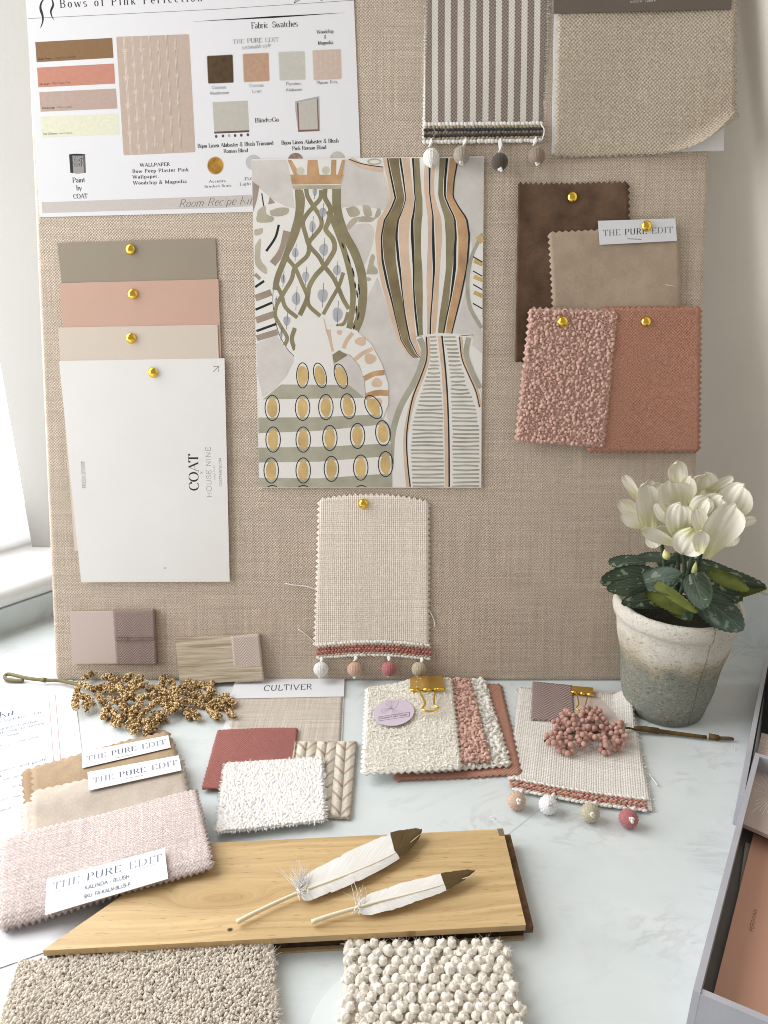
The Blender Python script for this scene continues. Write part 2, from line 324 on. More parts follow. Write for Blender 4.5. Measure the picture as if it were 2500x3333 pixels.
class Print:
    """flat printing on a sheet: shapes given in photograph pixels, laid in thin layers just above the local height z"""
    def __init__(s, G, z, mb=None, tf=None, hz=None):
        s.G, s.z, s.k, s.mb, s.mats, s.tf, s.hz = G, z, 0, mb or MB(), [], tf or (lambda x, y: (x, y)), hz; s.src = False; s.ws = 1.0; s.cyc = None
    def mi(s, m):
        if m not in s.mats: s.mats.append(m)
        return s.mats.index(m)
    def L(s, p): p = s.tf(*p); return s.G.loc(p[0], p[1], s.z)
    def nz(s): s.k += 1 if s.cyc is None else 0; s.k = s.k if s.cyc is None else s.cyc + (s.k - s.cyc + 1) % 7; return s.z + .00004 + .0000016 * s.k
    def put(s, vs, fs, m):
        z = s.nz(); s.mb.add([(v[0], v[1], z + (s.hz(v[0], v[1]) if s.hz else 0)) for v in vs], fs, s.mi(m))
    def poly(s, pts, m, sm=0):
        if sm: pts = smooth(list(pts) + [pts[0]], sm)[:-1]
        s.lpoly([s.L(p) for p in pts], m)
    def lpoly(s, P, m):
        a = sum(P[i][0] * P[(i + 1) % len(P)][1] - P[(i + 1) % len(P)][0] * P[i][1] for i in range(len(P)))
        if a < 0: P = P[::-1]
        s.put(P, [tuple(range(len(P)))], m)
    def scale(s, p): q = s.L((p[0] + 20, p[1])) - s.L(p); return q.length / 20
    def line(s, pts, w, m, sm=0, taper=0):
        if sm: pts = smooth(pts, sm)
        k = s.scale(pts[0]) * s.ws; s.lline([s.L(p) for p in pts], [w * k * (1 - taper * abs(2 * i / (len(pts) - 1) - 1)) for i in range(len(pts))], m)
    def lline(s, P, w, m):
        n = len(P); vs = []
        for i in range(n):
            a, b = P[max(i - 1, 0)], P[min(i + 1, n - 1)]; dx, dy = b[0] - a[0], b[1] - a[1]; l = math.hypot(dx, dy) or 1
            nx, ny = -dy / l * w[i] / 2, dx / l * w[i] / 2; vs += [(P[i][0] + nx, P[i][1] + ny), (P[i][0] - nx, P[i][1] - ny)]
        s.put(vs, [(2 * i, 2 * i + 1, 2 * i + 3, 2 * i + 2) for i in range(n - 1)], m)
    def oval(s, c, rx, ry, m, rot=0, w=0, n=22, wob=0):
        P = []
        for i in range(n + (1 if w else 0)):
            a = 2 * math.pi * (i % n) / n; q = 1 + wob * math.sin(3 * a + c[0]); x, y = rx * math.cos(a) * q, ry * math.sin(a) * q
            P.append((c[0] + x * math.cos(rot) - y * math.sin(rot), c[1] + x * math.sin(rot) + y * math.cos(rot)))
        s.line(P, w, m) if w else s.poly(P, m)
    def text(s, t, p0, p1, cap, m, style='serif', slant=0.0, weight=None, track=0.0):
        """t from baseline point p0 to p1 (pixels), capitals cap pixels high"""
        cap *= (1 / (s.tf(1, 0)[0] - s.tf(0, 0)[0])) if s.src else 1; th, tn = {'serif': (.15, .05), 'bold': (.19, .08), 'sans': (.09, .09), 'thin': (.06, .06), 'didone': (.17, .035), 'hand': (.06, .035)}[style]
        serif = style in ('serif', 'bold', 'didone')
        if weight: th *= weight; tn *= weight
        adv = []; x = 0
        for ch in t:
            if ch == ' ': x += .36 + track; continue
            a, st = glyph_strokes(ch, serif); adv.append((x, st)); x += a + track
        x -= track; A, B = s.L(p0), s.L(p1); ex = (B - A); Wd = ex.length; ex = ex / Wd; ey = Vector((-ex.y, ex.x, 0))
        q = s.tf(*p0); qa = s.G.loc(q[0], q[1], s.z); qb = s.G.loc(q[0] - 0, q[1] - 20, s.z); sc = s.G.loc(q[0] + 20, q[1], s.z)
        vy = Vector((B - A)); dpx = (p1[0] - p0[0], p1[1] - p0[1]); pl = math.hypot(*dpx); up_px = (dpx[1] / pl, -dpx[0] / pl)
        C = s.L((p0[0] + up_px[0] * cap, p0[1] + up_px[1] * cap)); hgt = abs((C - A).dot(ey)); sx = Wd / x
        s.cyc = s.k
        for ox, st in adv:
            for pts, kind in st:
                P = [(A + ex * ((ox + a + slant * b) * sx) + ey * (b * hgt)) for a, b in pts]; w = []
                for i in range(len(pts)):
                    a, b = pts[max(i - 1, 0)], pts[min(i + 1, len(pts) - 1)]; dx, dy = b[0] - a[0], b[1] - a[1]; l = math.hypot(dx, dy) or 1
                    v = abs(dy) / l
                    if kind == 'L' and abs(dx) > .12 and dx * dy > 0 and th != tn: v = 0.1
                    if kind == 'S': v = 0
                    w.append((tn + (th - tn) * v * v) * hgt)
                if len(P) == 2 and kind == 'L' and abs(pts[0][1] - pts[1][1]) < .1 and abs(pts[0][0] - pts[1][0]) < .05: w = [th * hgt * 1.2] * 2
                s.lline(P, w, m)
        s.k = s.cyc; s.cyc = None
    def build(s, name, parent): return s.mb.build(name, s.mats, parent, smooth=False)

INK = plain('black_ink', (.018, .018, .02), .6, 0); INKB = plain('brown_black_ink', (.03, .027, .025), .6, 0)
GREYINK = plain('grey_ink', (.20, .20, .215), .6, 0); BLUEINK = plain('slate_blue_ink', (.055, .085, .13), .6, 0)
PAPER = plain('white_paper', (.80, .80, .83), .55, .01, 40); CARDW = plain('white_card', (.80, .79, .775), .5, .02, 12, bump=.08, bscale=2500)
GOLD = NT('polished_gold').out((.90, .60, .09), .16, Metallic=1.0)
GOLDC = plain('brushed_brass', (.80, .56, .18), .26, .08, 90, metal=1.0)
LABEL = plain('label_paper', (.74, .75, .79), .5, .01, 40)
THREADW = plain('white_thread', (.78, .77, .74), .85, .06, 500, sheen=.2)

# ---------------------------------------------------------------- the place: worktop, walls, sill, window
def marble():
    t = NT('white_marble_worktop'); o = t.obj()
    w = t.noise(o, 9, 5, .6, 1.5); v = t.noise(t.map(o, (1, 1.8, 1), rot=(0, 0, .6)), 7, 6, .62, 2.2)
    vein = t.math('SUBTRACT', 1, t.ramp(t.math('ABSOLUTE', t.math('SUBTRACT', v, .5)), 0.0, .05))
    patch = t.ramp(t.noise(o, 14, 3), .46, .66)
    sp = t.ramp(t.noise(t.map(o, (1, 1.6, 1)), 120, 2), .68, .76)
    c = t.mix(t.ramp(w, .3, .7), (.63, .69, .70), (.70, .745, .75))
    c = t.mix(t.math('MULTIPLY', t.math('MULTIPLY', vein, patch), .42), c, (.42, .40, .41))
    c = t.mix(t.math('MULTIPLY', t.math('MULTIPLY', sp, patch), .45), c, (.33, .34, .38))
    return t.out(c, .32, t.bump(t.noise(o, 260, 3), .05, .0004), Specular_IOR_Level=.35)
MARBLE = marble()
WALL = plain('painted_plaster', (.73, .675, .605), .85, .03, 12, bump=.5, bscale=420)
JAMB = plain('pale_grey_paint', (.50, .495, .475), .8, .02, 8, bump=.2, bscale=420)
SILLW = plain('white_gloss_paint', (.84, .84, .84), .35, .01, 10)
L0, L1 = tp(0, 2070), tp(165, 2010); dL = (L1 - L0).normalized(); nL = Vector((-dL.y, dL.x, 0))     # nL points out of the room
R0, R1 = tp(2410, 2080), tp(2500, 2120); dR = (R1 - R0).normalized(); nR = Vector((-dR.y, dR.x, 0))
den = dL.x * dR.y - dL.y * dR.x; tt = ((R0.x - L0.x) * dR.y - (R0.y - L0.y) * dR.x) / den; CORNER = L0 + dL * tt
SZ = .0505                                                             # top of the sill and of the upstands
def flat(name, pts, z0, z1, mat, label=None, parent=None):
    m = MB(); m.prism(pts, z0, z1); return tag(m.build(name, mat, parent, smooth=False), kind=None if parent else 'structure')
wt = MB(); a = CORNER - dL * 1.7; b = CORNER + dR * 1.5
wt.prism([CORNER, a, Vector((-1.0, -.95, 0)), Vector((1.0, -.95, 0)), b], -.03, 0); worktop = tag(wt.build('worktop', MARBLE, smooth=False), kind='structure')
# mitre joint of the worktop, a hairline running out from the corner
j0, j1 = tp(2438, 2096), tp(1657, 2714); jd = (j1 - j0).normalized(); jn = Vector((-jd.y, jd.x, 0)) * .0002
m = MB(); e0 = j0 - jd * .0; e1 = j1 + jd * .03
m.poly([e0 - jn, e1 - jn, e1 + jn, e0 + jn], .00012); m.build('mitre_joint', plain('joint_grey', (.50, .50, .50), .6, 0), worktop, smooth=False)
flat('upstand_left', [L0 - dL * 1.2, CORNER, CORNER + nL * .02, L0 - dL * 1.2 + nL * .02], .0002, .0285, MARBLE)
flat('upstand_right', [CORNER + dR * 1.3, CORNER + dR * .002, CORNER + dR * .002 - nR * -.018, CORNER + dR * 1.3 + nR * .018], .0002, .056, MARBLE)
flat('wall_right', [CORNER + dR * 1.3 + nR * .006, CORNER + dR * .001 + nR * .006, CORNER + nR * .06, CORNER + dR * 1.3 + nR * .06], .0565, 1.5, WALL)
# sill with a rounded nose
J0, J1 = hit(Vector((0, 0, SZ)), Vector((0, 0, 1)), 105, 1780), hit(Vector((0, 0, SZ)), Vector((0, 0, 1)), 158, 1781)
m = MB(); A = L0 - dL * 1.2 - nL * .004; B = CORNER - dL * .02 - nL * .004; prof = [(0.30, .0287), (.008, .0287)] + [(.011 - .011 * math.cos(R(a)), .0397 + .0108 * math.sin(R(a))) for a in range(-70, 91, 20)] + [(.30, SZ)]
vs = [A + nL * d + Vector((0, 0, z)) for d, z in prof] + [B + nL * d + Vector((0, 0, z)) for d, z in prof]; n = len(prof)
m.add(vs, [(i, i + n, (i + 1) % n + n, (i + 1) % n) for i in range(n)] + [tuple(range(n)), tuple(range(2 * n - 1, n - 1, -1))])
tag(m.build('window_sill', SILLW, sharp=40), kind='structure')
jd = (J1 - J0).normalized(); J2 = J0 + jd * .42; jn = Vector((-jd.y, jd.x, 0))
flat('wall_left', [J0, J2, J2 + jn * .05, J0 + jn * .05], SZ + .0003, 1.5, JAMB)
win = empty('window', J0, 'bright white window beside the left edge of the linen board', 'window')
win.matrix_world = Matrix.Identity(4)
t = NT('daylight_pane'); t.t.nodes.remove(t.b); em = t.n('Emission', None, Color=(.98, .985, .985), Strength=WINDOW_STRENGTH); t.t.links.new(em.outputs[0], t.t.nodes['Material Output'].inputs[0])
P0 = J0 + nL * .012 + dL * .02; P1 = P0 - dL * 1.22
m = MB(); m.add([P0 + Vector((0, 0, SZ + .001)), P1 + Vector((0, 0, SZ + .001)), P1 + Vector((0, 0, 1.25)), P0 + Vector((0, 0, 1.25))], [(0, 1, 2, 3)]); m.build('pane', t.mat, win, smooth=False)
m = MB(); F0 = P0 + nL * .004; F1 = P1 + nL * .004
for (u, v) in ((P0 + dL * .002, P0 + dL * .045), (P1 - dL * .045, P1 - dL * .002)): m.prism([u, v, v + nL * .03, u + nL * .03], SZ + .001, 1.3)
m.build('frame', SILLW, win, smooth=False)

# ---------------------------------------------------------------- the linen pinboard
LINEN = weave('natural_linen', (.73, .632, .528), (.37, .29, .222), .00130, 'plain', .7, 1.15, .18, .9, .4, .6)
def rounded_board():
    bw, bh, d, r = .30, .80, .022, .006; m = MB()
    ring = lambda o, z: [(sx * (bw - o) + 0, y, z) for sx, y in ((-1, o), (1, o), (1, bh - o), (-1, bh - o))]
    def loop(o, z, k=6):
        c = [(-bw + r, r, 180), (bw - r, r, 270), (bw - r, bh - r, 0), (-bw + r, bh - r, 90)]; P = []
        for cx, cy, a0 in c:
            for i in range(k + 1): a = R(a0 + 90 * i / k); P.append((cx + (r - o) * math.cos(a), cy + (r - o) * math.sin(a), z))
        return P
    L = []
    for i in range(7): a = R(90 * i / 6); L.append(loop(r * .8 * (1 - math.sin(a)), -r * .8 * (1 - math.cos(a))))
    L = [loop(r * .8 * (1 - math.sin(R(90 - 15 * i))) if False else r * .8 * (1 - math.sin(R(15 * i))), -r * .8 * (1 - math.cos(R(15 * i)))) for i in range(7)]
    L.append(loop(0, -d + .002)); L.append(loop(.002, -d)); n = len(L[0]); vs = [p for l in L for p in l]
    fs = [(i * n + j, (i + 1) * n + j, (i + 1) * n + (j + 1) % n, i * n + (j + 1) % n) for i in range(len(L) - 1) for j in range(n)]
    fs += [tuple(range(n)), tuple(range(len(L) * n - 1, (len(L) - 1) * n - 1, -1))]; m.add(vs, fs)
    return m
tag(rounded_board().build('pinboard', LINEN, F=BOARD, sharp=50), 'tall linen covered pinboard leaning against the corner walls', 'pinboard')
# ---------------------------------------------------------------- brass push pins
def pin(px, py, d, label, tilt=(0, 0)):
    G = Frame(BOARD.hit(px, py, d), BOARD.X, BOARD.Y, BOARD.Z); e = empty('push_pin', G, label, 'push pin', 'gold push pins on the linen board')
    m = MB(); T = Matrix.Rotation(R(tilt[0]), 4, 'X') @ Matrix.Rotation(R(tilt[1]), 4, 'Y')
    m.lathe([(.0002, .0034), (.0014, .0033), (.0028, .0028), (.0039, .0019), (.0046, .0009), (.0049, .0003), (.0047, 0), (.003, -.0001)], 28, 0, T); m.build('head', GOLD, e)
    q = MB(); q.lathe([(.0006, .0002), (.0006, -.004), (.0001, -.007)], 8, 0, T); q.build('point', GOLD, e)

# ---------------------------------------------------------------- printed design sheet, top left of the board
def mk(name, col, **k): return plain(name, col, .6, k.pop('var', .05), k.pop('scale', 300), **k)
q = [(63, -330), (1138, -345), (1180, 681), (129, 707)]
G, c = place(BOARD, q, .0004); e = empty('printed_sheet', G, 'white printed design sheet with colour blocks and black lettering, top left of the board', 'printed sheet')
m = MB(); sheet(m, c, 8, 8, .0004); m.build('paper', PAPER, e, smooth=False)
Z = .0004
tA = lambda x, y: (x / 2.37, y / 2.37); tB = lambda x, y: (x / 2.37, y / 2.37 + 380); tC = lambda x, y: (x / 2.765 + 600, y / 2.765)
def block(quad, mat, words=None, tf=tA, lab=None):
    p = Print(G, Z, tf=tf); p.src = True; p.poly(quad, mat)
    if words: p.text(words[0], words[1], words[2], 6.6, INK, 'sans', weight=1.9); p.text(words[3], words[4], words[5], 6.6, INK, 'sans', weight=1.2)
    o = p.build('colour_block', e); tag(o, lab)
EDGE = mk('block_edge', (.55, .47, .36))
block([(272, 325), (866, 292), (876, 446), (283, 480)], mk('printed_brown', (.26, .145, .068)), ('Buon Fresco', (295, 463), (402, 457), '\u2013 Deep Stony Neutral.', (408, 456), (590, 444)), tA, 'brown printed colour block')
block([(286, 522), (880, 490), (889, 645), (296, 674)], mk('printed_plaster_pink', (.56, .255, .185)), ('Persipan', (307, 657), (382, 653), '\u2013 Wet Plaster Pink.', (388, 652), (548, 643)), tA, 'dusty pink printed colour block')
block([(303, 711), (895, 683), (906, 837), (314, 862)], mk('printed_warm_stone', (.50, .375, .325)), ('Weekender', (325, 842), (426, 838), '\u2013 Warm Stone.', (432, 837), (558, 831)), tA, 'warm stone printed colour block')
block([(311, 900), (911, 877), (922, 1036), (324, 1059)], mk('printed_warm_white', (.76, .76, .60)), ('No Offence', (336, 1041), (438, 1037), '\u2013 warm white.', (444, 1036), (562, 1031)), tA, 'pale yellow printed colour block')
# wallpaper picture
WPB = mk('printed_blush', (.545, .43, .36)); BOW = mk('printed_bow', (.76, .70, .62))
p = Print(G, Z, tf=tA); p.src = True; p.ws = 1.5; p.poly([(902, 284), (1452, 264), (1459, 272), (1508, 1165), (1500, 1174), (962, 1198), (953, 1190), (897, 292)], WPB)
for i in range(8):
    x0, x1 = 950 + i * 65.5, 1005 + i * 64.5
    if i == 7: break
    p.line([(x0, 284 - i * 2.7), ((x0 + x1) / 2 + 3, 740), (x1, 1192 - i * 3)], 2.2, BOW); p.line([(x0 + 9, 284 - i * 2.7), ((x0 + x1) / 2 + 10, 700), (x1 + 8, 1192 - i * 3)], 1.8, BOW)
    for j in range(5):
        y = 395 + j * 210 - i * 4 + (112 if i % 2 else 0) - (0 if i % 2 == 0 else 4)
        if y > 1150: continue
        f = (y - 284) / 910; x = x0 + (x1 - x0) * f + 4
        for s_ in (-1, 1):
            p.line([(x, y), (x + s_ * 12, y - 16), (x + s_ * 21, y - 10), (x + s_ * 16, y + 6), (x, y)], 2.0, BOW); p.line([(x, y), (x + s_ * 6, y + 12), (x + s_ * 13, y + 22)], 2.0, BOW)
p.build('wallpaper_picture', e)
# four pinked swatch pictures
def pinked(q, n, amp):
    P = []
    for k in range(4):
        a, b = np.array(q[k], float), np.array(q[(k + 1) % 4], float); d = b - a; nn = np.array((d[1], -d[0])) / np.hypot(*d)
        for i in range(2 * n): P.append(tuple(a + d * i / (2 * n) + (nn * amp if i % 2 else 0)))
    return P
for quad, mt, lab in (([(208, 508), (432, 496), (440, 740), (219, 748)], mk('printed_mushroom', (.085, .05, .022), var=.25, scale=180), 'dark brown printed swatch'), ([(530, 490), (755, 480), (763, 725), (541, 735)], mk('printed_linen', (.49, .315, .21), var=.1), 'tan printed swatch'),
    ([(852, 472), (1080, 465), (1088, 712), (862, 720)], mk('printed_alabaster', (.55, .54, .48)), 'pale grey printed swatch'), ([(1158, 458), (1405, 446), (1413, 706), (1170, 718)], mk('printed_plaster', (.60, .475, .40)), 'blush printed swatch with bows')):
    p = Print(G, Z, tf=tC); p.src = True; p.poly(pinked(quad, 13, 9), mt)
    if 'bows' in lab:
        for i in range(5):
            p.line([(1180 + i * 45, 462), (1187 + i * 45, 708)], 1.2, BOW)
            for j in range(3): p.oval((1180 + i * 45, 520 + j * 80 + (i % 2) * 40), 13, 9, BOW, w=1.4, n=10)
    tag(p.build('swatch_picture', e), lab)
# blinds, paint tin, circles
BL = mk('printed_blind', (.53, .50, .45), var=.04); PL = mk('printed_plum', (.12, .075, .085)); RST = mk('printed_rust', (.22, .12, .11))
p = Print(G, Z, tf=tC); p.src = True; p.poly([(254, 920), (570, 905), (584, 1172), (270, 1190)], BL); p.poly([(269, 1185), (584, 1172), (585, 1190), (270, 1203)], PL)
for x, y, mt in ((287, 1228, PL), (348, 1224, PL), (402, 1221, mk('printed_silver', (.42, .41, .42))), (457, 1220, PL), (513, 1217, PL), (572, 1213, PL)): p.oval((x, y), 12, 14, mt, n=12)
p.build('blind_picture', e)
p = Print(G, Z, tf=tC); p.src = True; p.poly([(997, 912), (1215, 865), (1222, 1180), (1025, 1188), (1000, 1000)], mk('printed_window_edge', (.43, .41, .42))); p.poly([(1013, 925), (1202, 885), (1214, 1178), (1026, 1187)], RST); p.poly([(1027, 920), (1192, 888), (1202, 1164), (1036, 1168)], BL); p.build('blind_picture', e)
TIN = mk('printed_tin', (.33, .32, .31)); DK = mk('printed_dark', (.03, .028, .03))
p = Print(G, Z, tf=tB); p.src = True; p.poly([(533, 294), (657, 288), (663, 432), (600, 440), (543, 432)], TIN); p.poly([(533, 294), (558, 293), (566, 436), (543, 432)], DK); p.poly([(640, 290), (657, 288), (663, 432), (648, 435)], mk('printed_tin_shade', (.13, .125, .12))); p.oval((595, 293), 62, 8, DK)
for y in (352, 386): p.text('COAT', (556, y), (640, y - 4), 12, DK, 'didone')
p.text('COAT', (560, 318), (638, 315), 6, DK, 'didone'); p.build('paint_tin_picture', e)
p = Print(G, Z, tf=tC); p.src = True; p.oval((280, 1490), 76, 82, mk('printed_gold_rim', (.62, .52, .40)), n=30); p.oval((280, 1490), 70, 76, mk('printed_gold', (.40, .20, .03), var=.55, scale=120), n=30); p.build('brass_circle_picture', e)
for cx, cy, mt in ((622, 1462, mk('printed_grey_circle', (.55, .54, .54), var=.06)), (1002, 1445, mk('printed_chevron', (.30, .22, .17), var=.3)), (1378, 1432, mk('printed_stone_circle', (.55, .52, .48), var=.06))):
    p = Print(G, Z, tf=tC); p.src = True; p.oval((cx, cy), 70, 70, mt, n=28)
    if cx == 1002:
        for i in range(9): p.line([(cx - 62 + i * 15, cy - 20 + 10 * (i % 2)), (cx - 55 + i * 15, cy + 45)], 1.3, mk('printed_chevron_pale', (.62, .55, .47)))
    p.build('circle_picture', e)
p = Print(G, Z, tf=tB); p.src = True; p.poly([(322, 660), (1700, 612), (2790, 565), (2795, 640), (1700, 703), (328, 743)], mk('printed_footer', (.585, .54, .515), var=.03))
p.text('Room Recipe Kit', (1375, 700), (1945, 672), 25, INK, 'hand', slant=.35, weight=1.2); p.build('footer_band', e)
p = Print(G, Z, tf=tA); p.src = True; p.ws = 1.5   # heading, rules and the black bow
p.text('Bows of Pink Perfection', (462, 60), (1562, 8), 26, INKB, 'serif', track=.28)
p.line([(2270, 25), (2330, -8), (2400, -20)], 2.5, INK, 4); p.line([(2270, 25), (2290, 0), (2420, -30)], 2.5, INK, 4); p.line([(2460, -10), (2480, 5), (2500, -12)], 2, INK, 4)
p.line([(220, 143), (1659, 72), (2730, 2)], 2.2, GREYINK); p.line([(1492, 166), (2100, 132), (2660, 98)], 9, INK, 8, .95)
for w, pts in ((13, [(362, -30), (325, 10), (312, 60), (328, 120), (330, 165), (313, 215)]), (11, [(375, -30), (402, 0), (410, 40), (393, 85), (398, 120), (415, 152)])): p.line(pts, w, INK, 6, .75)
p.tf = tC; p.text('Fabric  Swatches', (603, 258), (1022, 238), 20, INKB, 'serif')
p.text('THE', (437, 394), (540, 388), 13, GREYINK, 'serif'); p.text('PURE', (566, 387), (703, 380), 14, INKB, 'serif'); p.text('EDIT', (727, 379), (853, 372), 13, GREYINK, 'serif')
p.text('sustainable style', (515, 446), (775, 424), 14, GREYINK, 'hand', slant=.35, weight=1.6)
for s_, x0, y0, x1, y1, cp, st in (('Woodchip', 1192, 304, 1344, 296, 12, 'serif'), ('&', 1258, 346, 1282, 345, 11, 'serif'), ('Magnolia', 1203, 404, 1341, 396, 12, 'serif'), ('Cosmos', 248, 802, 376, 796, 10, 'sans'), ('Mushroom', 233, 853, 405, 846, 10, 'sans'), ('Cosmos', 587, 785, 714, 779, 10, 'sans'), ('Linen', 611, 836, 696, 833, 10, 'sans'),
    ('Flanders', 914, 770, 1053, 764, 10, 'sans'), ('Alabaster', 912, 823, 1067, 817, 10, 'sans'), ('Plaster Pink', 1190, 760, 1381, 750, 10, 'sans'), ('Blinds2Go', 636, 1103, 852, 1094, 14, 'serif'), ('Bijou Linen Alabaster & Blush Trimmed', 120, 1332, 803, 1304, 13, 'serif'), ('Roman Blind', 354, 1377, 574, 1368, 12, 'serif'),
    ('Bijou Linen Alabaster & Blush', 874, 1302, 1390, 1282, 13, 'serif'), ('Pink Roman Blind', 971, 1352, 1279, 1340, 12, 'serif')): p.text(s_, (x0, y0), (x1, y1), cp, INKB, st, weight=1.25)
p.tf = tB
for s_, x0, y0, x1, y1, cp, st, tr in (('Paint', 560, 508, 657, 504, 16, 'serif', 0), ('by', 590, 568, 634, 566, 16, 'serif', 0), ('COAT', 567, 632, 676, 628, 15, 'serif', 0), ('WALLPAPER', 1080, 386, 1310, 378, 11, 'bold', .08), ('Bow Peep Plaster Pink', 1022, 434, 1456, 420, 11, 'bold', .14), ('Wallpaper.', 1024, 478, 1226, 470, 11, 'bold', .12), ('Woodchip & Magnolia', 1028, 524, 1440, 510, 11, 'bold', .12),
    ('Accents', 1612, 508, 1740, 504, 8, 'bold', .12), ('Brushed Brass', 1578, 548, 1786, 538, 8, 'serif', .14), ('FLOORING', 1888, 490, 2080, 482, 9, 'bold', .12), ('Light Oak', 1850, 530, 2020, 522, 9, 'serif', .12)): p.text(s_, (x0, y0), (x1, y1), cp, INKB, st, weight=1.15, track=tr)
p.build('lettering', e)

# ---------------------------------------------------------------- paint colour cards, fanned down the left
CARDN = [('taupe', (.335, .285, .222), [(187, 791), (701, 776), (735, 1500), (262, 1510)], .0006, 'taupe paint card, topmost of the four fanned cards'), ('pink', (.60, .395, .315), [(194, 922), (711, 909), (738, 1640), (258, 1650)], .0013, 'dusty pink paint card, second from the top of the fan'),
    ('cream', (.67, .585, .50), [(189, 1066), (708, 1057), (742, 1780), (244, 1793)], .0020, 'pale cream paint card just above the white one')]
for nm, col, q, z, lab in CARDN:
    G, c = place(BOARD, q, z); m = MB(); sheet(m, c, 10, 10, .0005, h=lambda u, v: .0003 * v * v + .00015 * math.sin(3 * u), jit=.00012); m.build('paint_card', plain(nm + '_paint', col, .5, .02, 20, bump=.04, bscale=1500), F=G, smooth=False)
    tag(COL.objects[-1], lab, 'paint card', 'paint cards fanned on the board')
q = [(193, 1175), (731, 1166), (748, 1893), (265, 1895)]; G, c = place(BOARD, q, .0028); e = empty('paint_card', G, 'white paint card lettered in black, lowest and largest of the fan', 'paint card', 'paint cards fanned on the board')
m = MB(); sheet(m, c, 1, 1, .0005); m.build('card', CARDW, e, smooth=False); p = Print(G, .0005)
p.text('FRESH START', (281, 1589), (277, 1501), 13, INKB, 'sans', weight=.85); p.build('shade_name', e); p = Print(G, .0005); p.text('COAT', (647, 1597), (644, 1478), 31, INKB, 'didone', weight=1.1); p.text('x', (660, 1543), (659, 1533), 12, INKB, 'thin')
p.text('HOUSE NINE', (689, 1619), (685, 1455), 16, GREYINK, 'thin', weight=1.2, track=.1); p.text('Design Studio', (701, 1562), (698, 1514), 5, GREYINK, 'thin', weight=1.3); p.text('COATPAINTS.COM', (723, 1583), (720, 1491), 8, INKB, 'sans')
p.build('maker_lettering', e); p = Print(G, .0005); p.line([(694, 1193), (712, 1192)], 1.6, GREYINK); p.line([(712, 1192), (712, 1211)], 1.6, GREYINK); p.line([(694, 1211), (711, 1193)], 1.6, GREYINK); p.build('corner_arrow', e); p = Print(G, .0005); p.oval((537, 1849), 2, 2.5, INKB, n=8); p.build('ink_speck', e)
pin(424, 812, .0012, 'gold push pin through the taupe paint card', (8, -14)); pin(433, 956, .0020, 'gold push pin through the dusty pink paint card', (-10, 12)); pin(428, 1101, .0028, 'gold push pin through the pale cream paint card', (12, 15)); pin(498, 1213, .0035, 'gold push pin through the white paint card', (16, -10))

# ---------------------------------------------------------------- painted vase print in the middle
tV = lambda x, y: (780 + x * .5153, 480 + y * .5153)
def wc(name, col, v=.16): return plain('watercolour_' + name, col, .65, v, 45, bump=.05, bscale=2000)
VW, VG, OL, OL2, SAGE, PEA, ORA, BK, TAU, YEL, BG, LEAF = (wc('white', (.80, .785, .755), .015), wc('stone', (.645, .61, .58), .10), wc('olive', (.27, .23, .135), .22), wc('olive_brown', (.235, .185, .10), .28), wc('sage', (.41, .395, .31), .14), wc('peach', (.68, .50, .37), .12), wc('ochre', (.52, .32, .17), .28), wc('black', (.02, .022, .022), 0), wc('taupe', (.36, .285, .235)), wc('yellow', (.62, .44, .19), .2), wc('blue_grey', (.43, .44, .48)), wc('leaf', (.46, .42, .325)))
q = [(819, 519), (1575, 509), (1567, 1588), (844, 1588)]; G, c = place(BOARD, q, .0015); e = empty('art_print', G, 'large print of painted patterned vases in olive, ochre and black, centre of the board', 'art print')
m = MB(); sheet(m, c, 8, 8, .0004); m.build('paper', VW, e, smooth=False)
p = Print(G, .0004, tf=tV); p.ws = 1.85; P_, L_ = p.poly, p.line
P_([(78, 82), (295, 78), (318, 140), (335, 235), (350, 385), (300, 375), (210, 330), (140, 270), (80, 215)], VG)
P_([(665, 76), (730, 72), (760, 100), (830, 130), (900, 140), (925, 200), (940, 270), (952, 320), (915, 400), (860, 385), (760, 365), (645, 380), (640, 240)], VG)
P_([(690, 520), (720, 490), (800, 480), (840, 500), (850, 560), (830, 640), (790, 740), (760, 700), (720, 630), (690, 570)], VG, 3)
P_([(800, 960), (870, 820), (885, 860), (950, 1060), (1000, 1200), (1060, 1310), (1140, 1340), (1110, 1470), (1060, 1560), (1000, 1660), (950, 1770), (930, 1700), (940, 1560), (910, 1420), (850, 1290), (740, 1150), (770, 1140), (795, 1040)], VG)
P_([(105, 1240), (230, 1180), (280, 1260), (350, 1310), (330, 1400), (290, 1460), (230, 1530), (150, 1590), (113, 1440)], VG)
P_([(1385, 70), (1540, 62), (1538, 540), (1500, 590), (1470, 650), (1450, 480), (1390, 380), (1350, 310), (1360, 200)], VG)
P_([(1455, 700), (1440, 800), (1440, 950), (1460, 1050), (1500, 1120), (1529, 1150), (1529, 1300), (1470, 1250), (1475, 1190), (1350, 1170), (1400, 1000), (1440, 850)], VG)
